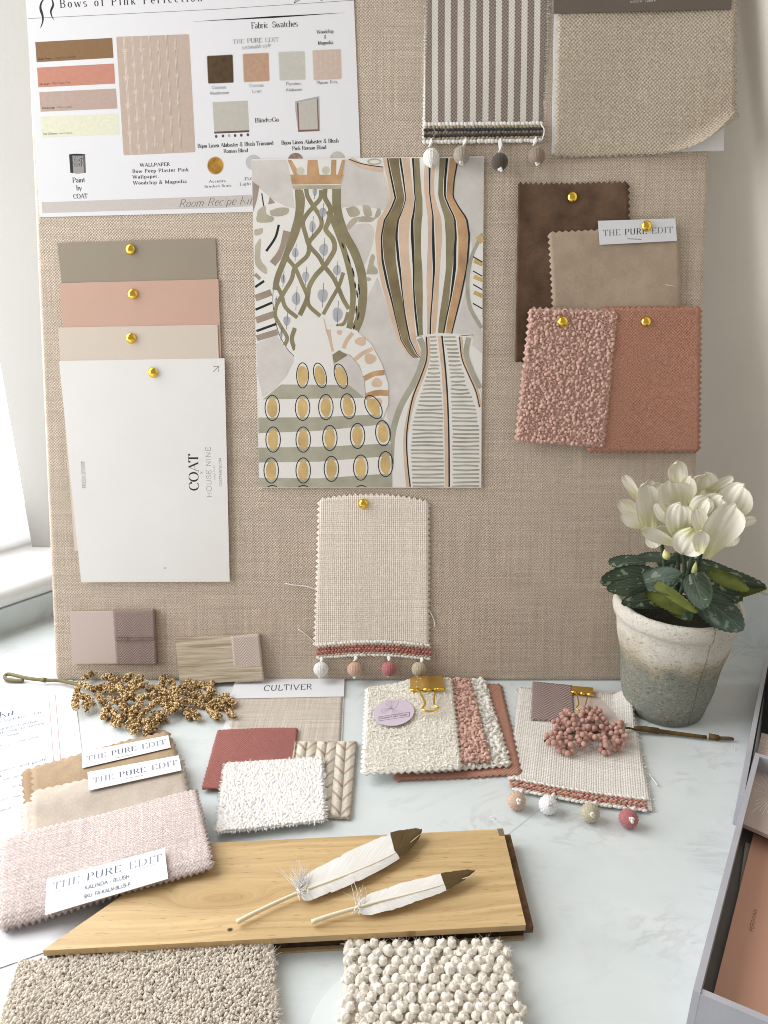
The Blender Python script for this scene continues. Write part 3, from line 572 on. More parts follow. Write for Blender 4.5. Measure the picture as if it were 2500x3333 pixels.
# side vase and leaves, far left
L_([(140, 290), (152, 370)], 8, BK, taper=.5); P_([(80, 215), (125, 245), (110, 330), (84, 410)], TAU); P_([(190, 310), (225, 350), (180, 360)], TAU)
for pts in ([(248, 488), (225, 570), (168, 655)], [(98, 882), (155, 843)], [(100, 1025), (205, 980)], [(106, 1160), (230, 1115)]): L_(pts, 8, BK, 4)
for w, pts in ((24, [(298, 528), (268, 650), (208, 735)]), (22, [(100, 952), (200, 915)]), (22, [(104, 1092), (215, 1053)]), (20, [(108, 1205), (240, 1165)]), (12, [(97, 800), (130, 830)])): L_(pts, w, TAU, 4)
for pts in ([(115, 400), (160, 365), (170, 420), (215, 440), (200, 470), (110, 470)], [(190, 400), (250, 380), (310, 385), (300, 420), (250, 435), (200, 430)], [(93, 520), (145, 510), (140, 545), (97, 555)], [(97, 620), (135, 575), (130, 700), (170, 760), (165, 800), (100, 740)], [(670, 385), (730, 372), (760, 420), (700, 440)], [(775, 365), (820, 370), (835, 430), (790, 430)], [(670, 500), (710, 450), (765, 440), (720, 490), (690, 520)], [(750, 470), (770, 435), (850, 445), (830, 470)], [(870, 385), (890, 390), (885, 430), (850, 450)], [(800, 800), (830, 680), (855, 690), (845, 740), (870, 770), (865, 800)]): P_(pts, LEAF, 3)
p.oval((812, 832), 18, 12, LEAF)
# lattice vase
P_([(330, 240), (640, 240), (640, 400), (660, 520), (710, 640), (770, 780), (800, 930), (790, 1050), (745, 1180), (560, 1150), (345, 1320), (300, 1270), (250, 1180), (220, 1060), (210, 950), (222, 820), (270, 680), (330, 520), (350, 390)], VW)
L_([(222, 820), (210, 950), (220, 1060), (250, 1180), (300, 1270), (345, 1320)], 2, BK, 5); L_([(710, 640), (770, 780), (800, 930), (790, 1050), (745, 1180)], 2, BK, 5)
for w, pts in ((21, [(368, 265), (372, 400), (345, 520), (290, 690), (240, 820), (226, 900)]), (30, [(612, 258), (617, 400), (660, 540), (725, 660), (770, 800), (778, 950), (758, 1080), (728, 1150)]), (20, [(560, 400), (605, 500), (650, 620), (690, 760), (715, 900), (712, 1020), (690, 1150)]), (15, [(420, 260), (430, 310), (465, 370), (510, 440), (515, 500), (470, 560), (440, 600), (430, 680), (350, 760), (330, 830), (290, 900), (235, 990)]),
    (15, [(515, 270), (510, 320), (470, 370), (420, 430), (400, 480), (420, 560), (440, 620), (500, 690), (535, 750), (590, 820), (625, 890), (655, 960), (690, 1020)]), (17, [(540, 260), (540, 320), (575, 390), (560, 470), (545, 520), (590, 580), (600, 640), (570, 700), (535, 750), (480, 810), (440, 880), (425, 960), (380, 1060)]), (14, [(385, 270), (400, 330), (390, 430), (370, 520), (330, 620), (300, 690), (350, 760), (390, 850), (425, 930), (440, 1000), (510, 1065)]),
    (14, [(300, 700), (250, 780), (235, 860), (265, 930), (290, 1010), (365, 1075)]), (13, [(655, 790), (640, 840), (620, 890), (580, 960), (528, 1055)]), (13, [(235, 990), (225, 1060), (260, 1130), (300, 1200), (285, 1250)]), (15, [(350, 1140), (330, 1210), (350, 1280)]), (12, [(685, 1040), (660, 1110), (610, 1130)])): L_(pts, w, OL, 5)
for pts in ([(645, 600), (660, 640)], [(680, 680), (700, 735)], [(712, 760), (725, 820)], [(728, 850), (733, 890)], [(740, 900), (745, 950)], [(750, 860), (758, 930)], [(738, 1000), (735, 1050)], [(755, 1040), (745, 1090)], [(725, 1120), (720, 1150)]): L_(pts, 6, BK, 2, .6)
for x, y, a, b in ((525, 410, 22, 30), (460, 500, 20, 35), (532, 645, 28, 38), (352, 665, 20, 30), (418, 815, 22, 32), (615, 775, 24, 32), (525, 935, 32, 42), (357, 955, 26, 40), (618, 1055, 32, 45), (298, 1095, 22, 30), (475, 280, 14, 26), (275, 830, 14, 28), (230, 965, 8, 14), (262, 1180, 9, 22)): p.oval((x, y), a, b, BG, wob=.06); L_([(x + 6, y - b * 1.9), (x - 2, y + b * 1.8)], 1.3, BK)
P_([(302, 80), (663, 76), (655, 175), (640, 240), (330, 240), (318, 160)], VW)
P_([(320, 172), (655, 172), (640, 232), (330, 235)], ORA); P_([(330, 240), (640, 236), (636, 262), (338, 264)], LEAF)
for pts in ([(303, 80), (328, 80), (390, 182), (345, 178)], [(430, 80), (492, 78), (506, 180), (424, 180)], [(580, 78), (612, 78), (610, 180), (574, 180)], [(647, 78), (664, 78), (652, 180), (618, 180)]): P_(pts, ORA)
for x, y in ((385, 150), (545, 145)): p.oval((x, y), 26, 26, wc('pale_leaf', (.6, .575, .47)), n=16)
# striped vase
Lf = np.array([(75, 905), (200, 932), (320, 955), (390, 920), (460, 872), (560, 855), (720, 868), (880, 900), (1060, 950), (1220, 1000), (1310, 1062), (1330, 1090)], float); Rf = np.array([(65, 1385), (200, 1360), (310, 1350), (380, 1390), (450, 1440), (560, 1457), (750, 1442), (950, 1400), (1165, 1345), (1330, 1310)], float)
ys = np.linspace(68, 1328, 46); lx, rx = np.interp(ys, Lf[:, 0], Lf[:, 1]), np.interp(ys, Rf[:, 0], Rf[:, 1])
def stripe(f0, f1, mt, ph=0):
    w = lambda f, y: f + .008 * math.sin(y / 90 + f * 40 + ph) if .04 < f < .97 else f
    A = [(l + (r - l) * w(f0, y), y) for l, r, y in zip(lx, rx, ys)]; B = [(l + (r - l) * w(f1, y), y) for l, r, y in zip(lx, rx, ys)]
    n = len(ys); p.put([p.L(v) for v in A] + [p.L(v) for v in B], [(i + 1, n + i + 1, n + i, i) for i in range(n - 1)], mt)
stripe(0, 1, VW)
for f0, f1, mt in ((0, .055, PEA), (.058, .08, BK), (.085, .215, OL2), (.222, .243, BK), (.25, .36, PEA), (.378, .402, BK), (.405, .49, OL), (.55, .605, PEA), (.607, .63, BK), (.637, .70, PEA), (.75, .838, OL), (.842, .868, BK), (.882, .978, ORA), (.98, 1, BK)): stripe(f0, f1, mt, f0 * 9)
L_([(700, 72), (760, 110), (830, 130), (905, 140)], 14, PEA, 4); L_([(690, 74), (760, 100), (840, 116), (905, 124)], 3, BK, 4); p.oval((850, 90), 40, 16, LEAF, w=4)
# right edge vase
P_([(1537, 560), (1500, 620), (1470, 720), (1465, 850), (1480, 980), (1531, 1080)], VW); L_([(1534, 545), (1462, 700), (1438, 850), (1452, 1000), (1500, 1095), (1528, 1140)], 12, SAGE, 5)
for y in (715, 815, 915): L_([(1480, y), (1535, y + 25)], 14, YEL)
L_([(1505, 560), (1533, 600)], 18, YEL)
for y in (690, 780, 865, 985): L_([(1474, y), (1533, y + 34)], 4, BK)
# dashed vase, bottom right
P_([(1113, 1192), (1250, 1172), (1475, 1182), (1430, 1250), (1430, 1330), (1470, 1430), (1526, 1550), (1524, 2146), (965, 2146), (962, 1900), (972, 1740), (1032, 1600), (1100, 1480), (1140, 1350), (1150, 1250)], VW)
for w, mt, pts in ((21, SAGE, [(1137, 1205), (1165, 1280), (1150, 1370), (1100, 1490), (1020, 1630), (968, 1800), (955, 2000)]), (16, PEA, [(1185, 1195), (1188, 1330), (1150, 1450), (1100, 1580), (1065, 1720), (1048, 1850), (1053, 2000), (1068, 2144)]), (4.5, BK, [(1180, 1195), (1182, 1330), (1144, 1450), (1094, 1580), (1066, 1720), (1054, 1850), (1062, 2000), (1078, 2144)]), (17, PEA, [(1265, 1190), (1290, 1400), (1302, 1600), (1310, 1850), (1312, 2144)]), (5.5, BK, [(1278, 1190), (1300, 1400), (1314, 1600), (1322, 1850), (1324, 2144)]), (13, PEA, [(1395, 1195), (1410, 1330), (1450, 1430), (1498, 1540), (1520, 1640)]), (3.5, BK, [(1389, 1195), (1404, 1330), (1444, 1430), (1492, 1540), (1516, 1640)]), (17, SAGE, [(1445, 1200), (1430, 1300), (1460, 1400), (1518, 1520)])): L_(pts, w, mt, 5)
L_([(1113, 1192), (1150, 1192)], 2, BK); L_([(1395, 1190), (1475, 1184)], 2, BK)
DASH = wc('dash', (.40, .385, .31), .22)
for i, y in enumerate(np.arange(1196, 2140, 25.5)):
    a0 = np.interp(y, [1196, 1350, 1450, 1600, 1750, 1900, 2140], [1200, 1204, 1182, 1132, 1096, 1082, 1092]); a1 = np.interp(y, [1196, 1350, 1600, 1900, 2140], [1244, 1256, 1280, 1288, 1290]); b0 = np.interp(y, [1196, 1350, 1500, 1650, 1800], [1290, 1320, 1334, 1340, 1345]); b1 = np.interp(y, [1196, 1350, 1500, 1650, 1800], [1366, 1392, 1432, 1495, 1512])
    for u, v in ((a0, a1), (b0, b1)): L_([(u + random.uniform(-4, 4), y + random.uniform(-3, 3)), ((u + v) / 2, y + random.uniform(-4, 4)), (v + random.uniform(-4, 4), y + random.uniform(-3, 3))], 6.6, DASH, 3, .18)
# spotted jug, bottom left, and its handle
P_([(555, 1130), (650, 1130), (740, 1160), (830, 1240), (900, 1370), (940, 1500), (940, 1620), (905, 1710), (850, 1660), (800, 1570), (790, 1470), (760, 1380), (700, 1310), (620, 1285), (580, 1335)], VW)
P_([(600, 1365), (690, 1308), (748, 1370), (787, 1450), (792, 1580), (700, 1515), (640, 1440)], VG)
for w, pts in ((13, [(563, 1150), (572, 1220), (586, 1290)]), (14, [(715, 1172), (680, 1215), (655, 1270)]), (14, [(840, 1272), (780, 1300), (725, 1342)]), (18, [(915, 1422), (850, 1430), (785, 1462)]), (20, [(940, 1552), (870, 1550), (795, 1572)])): L_(pts, w, PEA if w < 16 else ORA, 4)
for x, y, a, b in ((632, 1168, 18, 16), (765, 1225, 36, 28), (825, 1335, 38, 34), (867, 1487, 34, 30), (865, 1612, 38, 30)): p.oval((x, y), a, b, PEA, wob=.08)
P_([(585, 1310), (630, 1280), (682, 1312), (600, 1362)], OL)
P_([(360, 1080), (440, 1068), (530, 1080), (545, 1150), (580, 1280), (600, 1400), (700, 1512), (790, 1580), (880, 1680), (940, 1780), (955, 1870), (962, 2146), (124, 2146), (117, 1600), (230, 1520), (300, 1440), (340, 1360), (360, 1200)], VW)
for pts in ([(262, 1497), (690, 1500), (790, 1582), (145, 1592)], [(118, 1706), (500, 1704), (882, 1685), (925, 1748), (500, 1790), (120, 1805)], [(119, 1896), (500, 1890), (953, 1870), (960, 1948), (500, 1985), (121, 1990)], [(122, 2086), (500, 2090), (962, 2058), (962, 2146), (124, 2146)]): P_(pts, SAGE)
for row, r0 in (([(398, 1440), (508, 1440, -.25), (640, 1445, -.3)], 1), ([(207, 1645), (398, 1645), (545, 1640), (685, 1635, -.15), (845, 1640, -.5)], 1), ([(212, 1845), (402, 1845), (570, 1835), (745, 1822), (905, 1805, -.1)], 1), ([(200, 2040), (402, 2040), (580, 2030), (765, 2022), (922, 2000)], 1)):
    for o_ in row: x, y = o_[:2]; rt = o_[2] if len(o_) > 2 else 0; p.oval((x, y), 33, 62, YEL, rt, wob=.04); p.oval((x, y), 46 if y > 1500 else 38, 80, BK, rt, w=3.2)
for x in (207, 402, 770): L_([(x - 30, 2144), (x, 2134), (x + 30, 2144)], 3, BK, 3)
p.build('painted_vases', e)
# ---------------------------------------------------------------- cloth parts shared by several samples
def thread_mat(name, col, var=.22): return plain('thread_' + name, col, .75, var, 800, bump=.3, bscale=3000, sheen=.3)
def trim(e, q, z, rows, pitch=.0031, sag=0.0, F=BOARD, name='braid'):
    """woven braid: rows of little stitches between four corners"""
    G, c = place(F, q, z); m = MB(); mats = []; wx = ((c[1] - c[0]).length + (c[2] - c[3]).length) / 2; wy = (c[3] - c[0]).length
    N = int(wx / pitch); k = len(rows); B = F.Z
    T = e.matrix_world.inverted() @ G.M if e.type == 'EMPTY' else G.M
    rotA = np.array([[T[i][j] for j in range(3)] for i in range(3)])
    for r_, (mat, sc) in enumerate(rows):
        if mat not in mats: mats.append(mat)
        n = N if sc < 1.4 else N // 2
        u = (np.arange(n) + .5 + (.25 if r_ % 2 else -.1)) / n + rng.normal(0, .12 / n, n); v = np.full(n, (r_ + .5) / k) + rng.normal(0, .06 / k, n)
        P = scatter(c, u, v); P[:, 1] += sag * np.sin(np.pi * u); P[:, 2] += .0006 + rng.normal(0, .0001, n)
        P = P @ rotA.T + np.array(T.translation)
        s_ = np.stack([np.full(n, pitch * .56 * sc), np.full(n, wy / k * .62 * min(sc, 1.25)), np.full(n, .0011)], 1) * rng.uniform(.88, 1.12, (n, 1))
        a = rng.normal(.35 if r_ % 2 else -.35, .15, n); Rm = np.zeros((n, 3, 3)); Rm[:, 0, 0] = Rm[:, 1, 1] = np.cos(a); Rm[:, 0, 1] = -np.sin(a); Rm[:, 1, 0] = np.sin(a); Rm[:, 2, 2] = 1
        m.many(ICO1, P, np.einsum('ij,njk->nik', rotA, Rm), s_, mats.index(mat))
    return m.build(name, mats, e)
def tassel(e, F, cord_px, bead_px, rx, ry, z, mat, axis_tilt=(0, 0), tuft=1, tuftmat=None, label=None):
    """wound thread bead on a white cord; positions in pixels, radii in metres, on frame F at height z"""
    C = F.hit(*bead_px, z); g = bpy.data.objects.new('tassel', None); COL.objects.link(g); g.empty_display_size = .005; g.parent = e
    g.matrix_parent_inverse = Matrix.Identity(4); g.matrix_local = e.matrix_world.inverted() @ Frame(C, F.X, F.Y, F.Z).M
    if label: g['label'] = label
    B = Frame(C, F.X, F.Y, F.Z); T = Matrix.Rotation(R(axis_tilt[0]), 4, 'X') @ Matrix.Rotation(R(axis_tilt[1]), 4, 'Y') @ Matrix.Rotation(R(-90), 4, 'X')   # lathe axis z -> local y
    m = MB(); n = 60; ph = random.uniform(0, 6)
    prof = [(rx * math.sin(R(a)) + .0002, -ry * math.cos(R(a))) for a in range(8, 173, 11)]
    m.lathe(prof, n, 0, T, lambda a, i: 1 + .045 * math.sin(17 * a + ph + .25 * math.sin(i * .5)) + .012 * math.sin(29 * a)); m.build('bead', mat, g)
    if tuft:
        m = MB(); d = T @ Vector((0, 0, 1)); tip = -d if tuft > 0 else d
        for i in range(9):
            o = Vector((random.uniform(-1, 1), random.uniform(-1, 1), random.uniform(-1, 1))) * rx * .16
            m.tube([tip * ry * .86 + o, tip * ry * 1.1 + o * 1.5], [rx * .19, rx * .15], 6)
        m.build('end_tuft', tuftmat or THREADW, g)
    if cord_px:
        P = [B.to(F.hit(x, y, z_)) for x, y, z_ in cord_px]; m = MB()
        for o in (-1, 0, 1): m.tube(smooth([Vector((p.x + o * .0010 * math.sin(i * 1.6 + .6), p.y, p.z + .0004 * o)) for i, p in enumerate(P)], 4), .00095, 6)
        m.build('cord', THREADW, g)
    return g
def stray(e, F, px, z, r, mat=None, name='loose_thread'):
    m = MB(); T = e.matrix_world.inverted(); m.tube([T @ Vector(p) for p in smooth([tuple(F.hit(x, y, z + (k % 2) * .0006)) for k, (x, y) in enumerate(px)], 4)], r, 6); return m.build(name, mat or THREADW, e)
def fringe(mb, c, n, ln, r, edges=(1, 1, 1, 1), m=0, z=.0005, h=None):
    """short yarn ends along the cut edges"""
    for k, (a, b) in enumerate(((c[0], c[3]), (c[1], c[2]), (c[0], c[1]), (c[3], c[2]))):
        if not edges[k]: continue
        out = ((a + b) / 2 - (c[0] + c[1] + c[2] + c[3]) / 4).normalized(); al = (b - a).normalized(); out = (out - al * out.dot(al)).normalized()
        for i in range(int(n * edges[k])):
            t = (i + random.random()) / (n * edges[k]); p = a + (b - a) * t; l = ln * random.uniform(.3, 1); s_ = random.uniform(-.5, .5)
            zz = Vector((0, 0, z)); mb.tube([p + zz - out * .001, p + zz + out * l * .6 + al * s_ * l * .3, p + zz + out * l + al * s_ * l + Vector((0, 0, random.uniform(-.3, .5) * l))], [r, r, r * .7], 4, m, cap=False)
def fuzz(mb, P, n, ln, r, m=0, spread=1.0):
    """fine fibres standing off a set of points (array)"""
    idx = rng.integers(0, len(P), n)
    for i in idx:
        p = Vector(P[i]); d = Vector((random.gauss(0, spread), random.gauss(0, spread), random.uniform(.1, 1))).normalized(); q = Vector((random.gauss(0, 1), random.gauss(0, 1), 0)) * ln * .35; l = ln * random.uniform(.5, 1.2)
        mb.tube([p, p + d * l * .5 + q * .4, p + d * l + q], [r, r * .8, r * .4], 3, m, cap=False)
TOP_G = 'cloth samples pinned to the board'

# ---------------------------------------------------------------- striped sample with tassel trim, top centre
q = [(1392, -130), (1788, -130), (1766, 452), (1377, 456)]; G, c = place(BOARD, q, .0006)
e = empty('striped_fabric_sample', G, 'brown and white striped cloth sample with four hanging thread beads', 'fabric sample', TOP_G)
t = NT('striped_ticking'); o = t.obj(); sx = t.n('SeparateXYZ', None, i_0=o); x, y = sx.outputs[0], sx.outputs[1]
sp = t.math('FRACT', t.math('DIVIDE', t.math('ADD', x, .5 + .0078), .0111)); st = t.math('LESS_THAN', sp, .53)
pl = t.math('MULTIPLY', t.math('SINE', t.math('MULTIPLY', x, math.pi / .00140)), t.math('SINE', t.math('MULTIPLY', y, math.pi / .00150)))
nz = t.noise(o, 900, 2); pf = t.math('ADD', t.math('MULTIPLY', pl, .5), t.math('ADD', t.math('MULTIPLY', t.math('SUBTRACT', nz, .5), .9), .5), clamp=True)
c_ = t.mix(st, t.mix(pf, (.84, .81, .76), (.60, .56, .50)), t.mix(pf, (.13, .095, .08), (.44, .38, .335)))
t.out(c_, .9, t.bump(t.math('ADD', pl, nz), .4, .0005), Specular_IOR_Level=.12)
m = MB(); hz = lambda u, v: .0012 * math.sin(3 * u + 1) * v + .0006 * math.sin(9 * v + 4 * u); sheet(m, c, 60, 92, .0007, (.0014, .0014, 0, 0), hz, .0003); fringe(m, c, 110, .0028, .0002, (1, 1, 0, .5), 1, .0008); m.build('fabric', [t.mat, THREADW], e)
BLK, BEI, GRB = thread_mat('black', (.03, .03, .03)), thread_mat('beige', (.36, .285, .195)), thread_mat('grey_brown', (.215, .165, .12))
trim(e, [(1381, 401), (1770, 398), (1762, 462), (1376, 468)], .0022, [(THREADW, 1.2), (BEI, 1), (BLK, 1), (GRB, .9), (BLK, 1), (BEI, 1), (THREADW, 1.25)])
for cord, bead, rx, ry, col, nm, lab in ((((1402, 452), (1399, 478)), (1404, 513), 25, 31, (.78, .77, .73), 'cream', 'cream tassel'), (((1514, 450), (1509, 476)), (1502, 505), 25, 30, (.36, .31, .26), 'stone', 'grey brown tassel'), (((1627, 452), (1627, 496)), (1627, 527), 25, 29, (.068, .055, .042), 'charcoal', 'charcoal tassel'), (((1742, 446), (1738, 474)), (1747, 508), 26, 30, (.27, .205, .155), 'taupe', 'taupe tassel')):
    tassel(e, BOARD, [(*cord[0], .0028), ((cord[0][0] + cord[1][0]) / 2 + 2, (cord[0][1] + cord[1][1]) / 2, .004), (*cord[1], .005)], bead, rx * .00027, ry * .00027, .0078, thread_mat(nm, col), (-24, random.uniform(-12, 12)), 1, label=lab)
stray(e, BOARD, [(1762, 405), (1772, 425), (1764, 455), (1755, 452)], .004, .0006)

# ---------------------------------------------------------------- oatmeal sample on its card, top right
q = [(1806, -130), (2376, -135), (2354, 491), (1795, 503)]; G, c = place(BOARD, q, .0005)
e = empty('oatmeal_fabric_sample', G, 'large oatmeal woven sample with a curled corner on a white card, top right', 'fabric sample', TOP_G)
m = MB(); sheet(m, c, 6, 6, .0009); m.build('backing_card', PAPER, e, smooth=False)
c = [G.loc(*p, .002) for p in [(1822, -120), (2392, -135), (2388, 494), (1806, 508)]]
A, B = G.loc(2140, 492, .002), G.loc(2388, 330, .002); ax = (B - A).normalized(); nn = Vector((ax.y, -ax.x, 0)); nn = nn if nn.dot(c[2] - A) > 0 else -nn
def curl(u, v, p, R0=.016):
    s_ = (p - A).dot(nn)
    if s_ <= 0: return p
    a = s_ / R0; return p - nn * s_ + nn * R0 * math.sin(a) + Vector((0, 0, R0 * (1 - math.cos(a))))
OAT = weave('oatmeal_weave', (.64, .565, .46), (.38, .315, .24), .0016, 'plain', .9, 1.2, .10, .8, .5, .25)
m = MB(); sheet(m, c, 56, 62, .0009, (.0018, .0024, 0, .0022), lambda u, v: .0006 * math.sin(7 * u + 3 * v), .0003, 0, 1, curl)
m.build('fabric', [OAT, weave('oatmeal_reverse', (.62, .58, .47), (.45, .39, .30), .0021, 'twill', .7, .7, .1, .7, .3)], e)
h_ = [G.loc(*p, .0042) for p in [(1800, -140), (2392, -150), (2379, 31), (1802, 45)]]; m = MB(); sheet(m, h_, 2, 2, .0006); m.build('header_card', plain('taupe_card', (.15, .122, .10), .6, .03, 30), e, smooth=False)
p = Print(G, .0048); p.text('since 1889', (2050, 9), (2134, 5), 9, LABEL, 'serif', slant=.2, track=.15); p.build('lettering', e)

# ---------------------------------------------------------------- swatches on the right
def swatch(name, F, q, z, mat, label, nx, ny, th=.0008, zig=(.0013,) * 4, h=None, jit=.0002, cat='fabric swatch', group=None, parts=False, warp=None, back=None):
    G, c = place(F, q, z); m = MB(); sheet(m, c, nx, ny, th, zig, h, jit, 0, 1 if back else None, warp)
    if parts:
        e = empty(name, G, label, cat, group); m.build('fabric', [mat, back] if back else mat, e); return e, G, c
    o = tag(m.build(name, [mat, back] if back else mat, F=G), label, cat, group); return o, G, c
VEL = plain('brown_velvet', (.12, .070, .042), .85, .42, 45, bump=.3, bscale=900, sheen=.12, grain=.3)
def vel_h(u, v): return .0012 * math.exp(-((u - .51) / .05) ** 2) * math.exp(-max(v, 0) * 5) * -1 + .0016 * (1 - math.exp(-((u - .51) / .22) ** 2) * math.exp(-v * 3)) + .003 * math.exp(-u * 16)
swatch('velvet_swatch', BOARD, [(1683, 606), (2040, 600), (2045, 1172), (1673, 1178)], .0004, VEL, 'dark brown velvet swatch folded down its left side, behind the tan one', 42, 56, .0012, (0, .0024, .0024, .001), vel_h, .00025, group=TOP_G)
SUEDE = plain('tan_suede', (.41, .318, .238), .85, .10, 60, bump=.35, bscale=1100, sheen=.1, grain=.30)
e, G, c = swatch('suede_swatch', BOARD, [(1788, 760), (2205, 740), (2214, 1052), (1805, 1055)], .0030, SUEDE, 'plain tan suede swatch with a white label, pinned over brown velvet', 40, 30, .0010, (.0021, .0021, .0016, 0), lambda u, v: .0018 * math.sin(3.1 * u) * v + .0008 * math.sin(6 * u + 4 * v), .0002, group=TOP_G, parts=True)
q = [(1946, 719), (2198, 711), (2203, 784), (1952, 797)]
def label(e, F, q, z, name='label', mat=None, th=.0003, h=None):
    G, c = place(F, q, z); T = e.matrix_world.inverted() @ G.M; m = MB(); sheet(m, c, 8, 3, th, h=h); o = m.build(name, mat or LABEL, e, smooth=False); o.matrix_local = T; return G, o
def pure(p, q, cap, ul, mats=(GREYINK, INKB), dx=(.0, 1.0), seg=None):
    """THE PURE EDIT along baseline q[0]->q[1] with a short rule under it"""
    a, b = np.array(q[0], float), np.array(q[1], float); f = lambda t: tuple(a + (b - a) * t); s_ = seg or ((0, .245), (.31, .625), (.695, 1.0))
    for w, (t0, t1), mt in zip(('THE', 'PURE', 'EDIT'), s_, (mats[0], mats[1], mats[0])): p.text(w, f(t0), f(t1), cap, mt, 'didone', track=.1)
    for u in ul: p.line(u, 2.4, mats[0])
G, o = label(e, BOARD, q, .0052); p = Print(G, .0003); pure(p, ((1963, 768), (2190, 757)), 19, [((2042, 777), (2088, 779))]); p.build('lettering', o)
stray(e, BOARD, [(2168, 927), (2182, 929), (2198, 932)], .0062, .0003)
def boucle(name, F, q, z, col, label_, sp, size, th=.0012, base='ico', col2=None, tilt=.6, group=None, aspect=(1.25, .85, .75), fz=0, zig=.0026, h=None, parts=False, nx=28, ny=40, jit=.35, cat='fabric swatch', rough=.85):
    """looped cloth: a thin ground with real yarn loops all over it"""
    G, c = place(F, q, z); e = empty(name, G, label_, cat, group); m = MB(); sheet(m, c, nx, ny, th, (zig,) * 4, h, .0002)
    mat = plain('yarn_' + name, col, rough, .10, 260, bump=.15, bscale=2500, sheen=.2, spec=.15); dark = plain('ground_' + name, tuple(x * (.92 if min(col) > .6 else .80) for x in col2 or col), .95, .1, 300); m.build('backing', dark, e)
    u, v = packed(c, sp, jit, .004); P = scatter(c, u, v, h); n = len(P); P[:, 2] += th + size * .35 + rng.normal(0, size * .12, n); m = MB()
    sc = np.array(aspect)[None] * size * rng.uniform(.72, 1.25, (n, 1))
    if base == 'mix':
        h2 = n // 2; o_ = rng.permutation(n); m.many(ICO1, P[o_[:h2]], rots(h2, tilt), sc[o_[:h2]]); m.many(CURL, P[o_[h2:]], rots(n - h2, tilt), sc[o_[h2:]] * 1.15)
    elif base == 'ico': m.many(ICO2 if size > .0022 else ICO1, P, rots(n, tilt), sc)
    else: m.many(CURL, P, rots(n, tilt), sc)
    if fz: fuzz(m, P, fz, size * 2.2, size * .06)
    m.build('loops', mat, e); return e, G, c
PB = (.66, .43, .36)
boucle('boucle_swatch', BOARD, [(1727, 1007), (2004, 1017), (1961, 1452), (1680, 1434)], .0075, PB, 'pink boucle swatch with knobbly loops, left of the flat terracotta one', .0028, .00165, tilt=.5, group=TOP_G, aspect=(1.1, .9, .8), base='mix', fz=400)
TERRA = weave('terracotta_wool', (.62, .335, .245), (.30, .135, .09), .0014, 'plain', .6, 1.1, .10, .5, .4)
swatch('wool_swatch', BOARD, [(1962, 1006), (2278, 1004), (2272, 1466), (1915, 1467)], .0062, TERRA, 'flat terracotta wool swatch at the right edge of the board', 36, 52, .0010, (.0026,) * 4, lambda u, v: .0006 * math.sin(5 * u + 2 * v), .0003, group=TOP_G)
pin(1863, 641, .0022, 'gold push pin through the brown velvet swatch', (-6, 0)); pin(2105, 736, .0058, 'gold push pin through the white label', (8, 10)); pin(1833, 1047, .0100, 'gold push pin through the pink boucle swatch', (4, 6)); pin(2102, 1046, .0074, 'gold push pin through the terracotta wool swatch', (-18, -8))

# ---------------------------------------------------------------- blush linen sample hanging below the print
q = [(1042, 1632), (1393, 1632), (1393, 2103), (1027, 2103)]; G, c = place(BOARD, q, .0006)
e = empty('blush_linen_sample', G, 'pale blush open weave linen sample with pink braid, hanging under the vase print', 'fabric sample', TOP_G)
BLUSH = weave('blush_linen', (.90, .82, .74), (.72, .63, .545), .0019, 'basket', .6, 1.1, .03, .9, .3, .4)
def wl(u, v, p): b = (1 - abs(2 * u - .9) ** 2.2) * math.exp(-v * 9); return Vector((p.x, p.y + .0055 * b, p.z))
m = MB(); sheet(m, c, 40, 52, .0005, (.0025, .0025, .0025, 0), lambda u, v: .0016 * math.sin(6 * u + .4) * (.3 + v) * .5 + .001, .0003, warp=wl); fringe(m, c, 60, .0022, .00018, (1, 1, 0, 0), 1, .001); m.build('fabric', [BLUSH, thread_mat('blush', (.72, .63, .56))], e)
ROS, SAL, PBE, OLV = thread_mat('rose', (.42, .125, .12)), thread_mat('salmon', (.50, .23, .165)), thread_mat('pale_beige', (.48, .39, .28)), thread_mat('olive_cream', (.47, .41, .29))
trim(e, [(1032, 2097), (1402, 2097), (1402, 2148), (1032, 2144)], .0028, [(THREADW, 1.2), (PBE, 1), (ROS, 1), (SAL, .9), (ROS, 1), (PBE, 1), (THREADW, 1.2)], sag=.0035)
for cord, bead, col, nm, lab in ((((1046, 2138), (1046, 2156)), (1045, 2178), (.76, .76, .74), 'white', 'white tassel'), (((1157, 2134), (1153, 2152)), (1155, 2178), (.56, .37, .27), 'apricot', 'peach tassel'), (((1265, 2134), (1267, 2152)), (1266, 2178), (.43, .145, .15), 'rose_bead', 'rose tassel'), (((1372, 2140), (1372, 2158)), (1364, 2178), (.47, .405, .285), 'olive_bead', 'olive cream tassel')):
    tassel(e, BOARD, [(*cord[0], .0034), (cord[0][0] + 1, (cord[0][1] + cord[1][1]) / 2, .005), (*cord[1], .006)], bead, .0066, .0068, .0072, thread_mat(nm, col), (-18, random.uniform(-8, 8)), 1, label=lab)
stray(e, BOARD, [(930, 1899), (952, 1904), (985, 1907), (1010, 1912), (1032, 1920)], .001, .0006); stray(e, BOARD, [(971, 2048), (992, 2062), (1012, 2080), (1030, 2098)], .001, .0005); stray(e, BOARD, [(1393, 1981), (1405, 2000), (1413, 2020), (1416, 2039)], .001, .0005)
pin(1183, 1640, .0030, 'gold push pin through the blush linen sample', (6, 0))

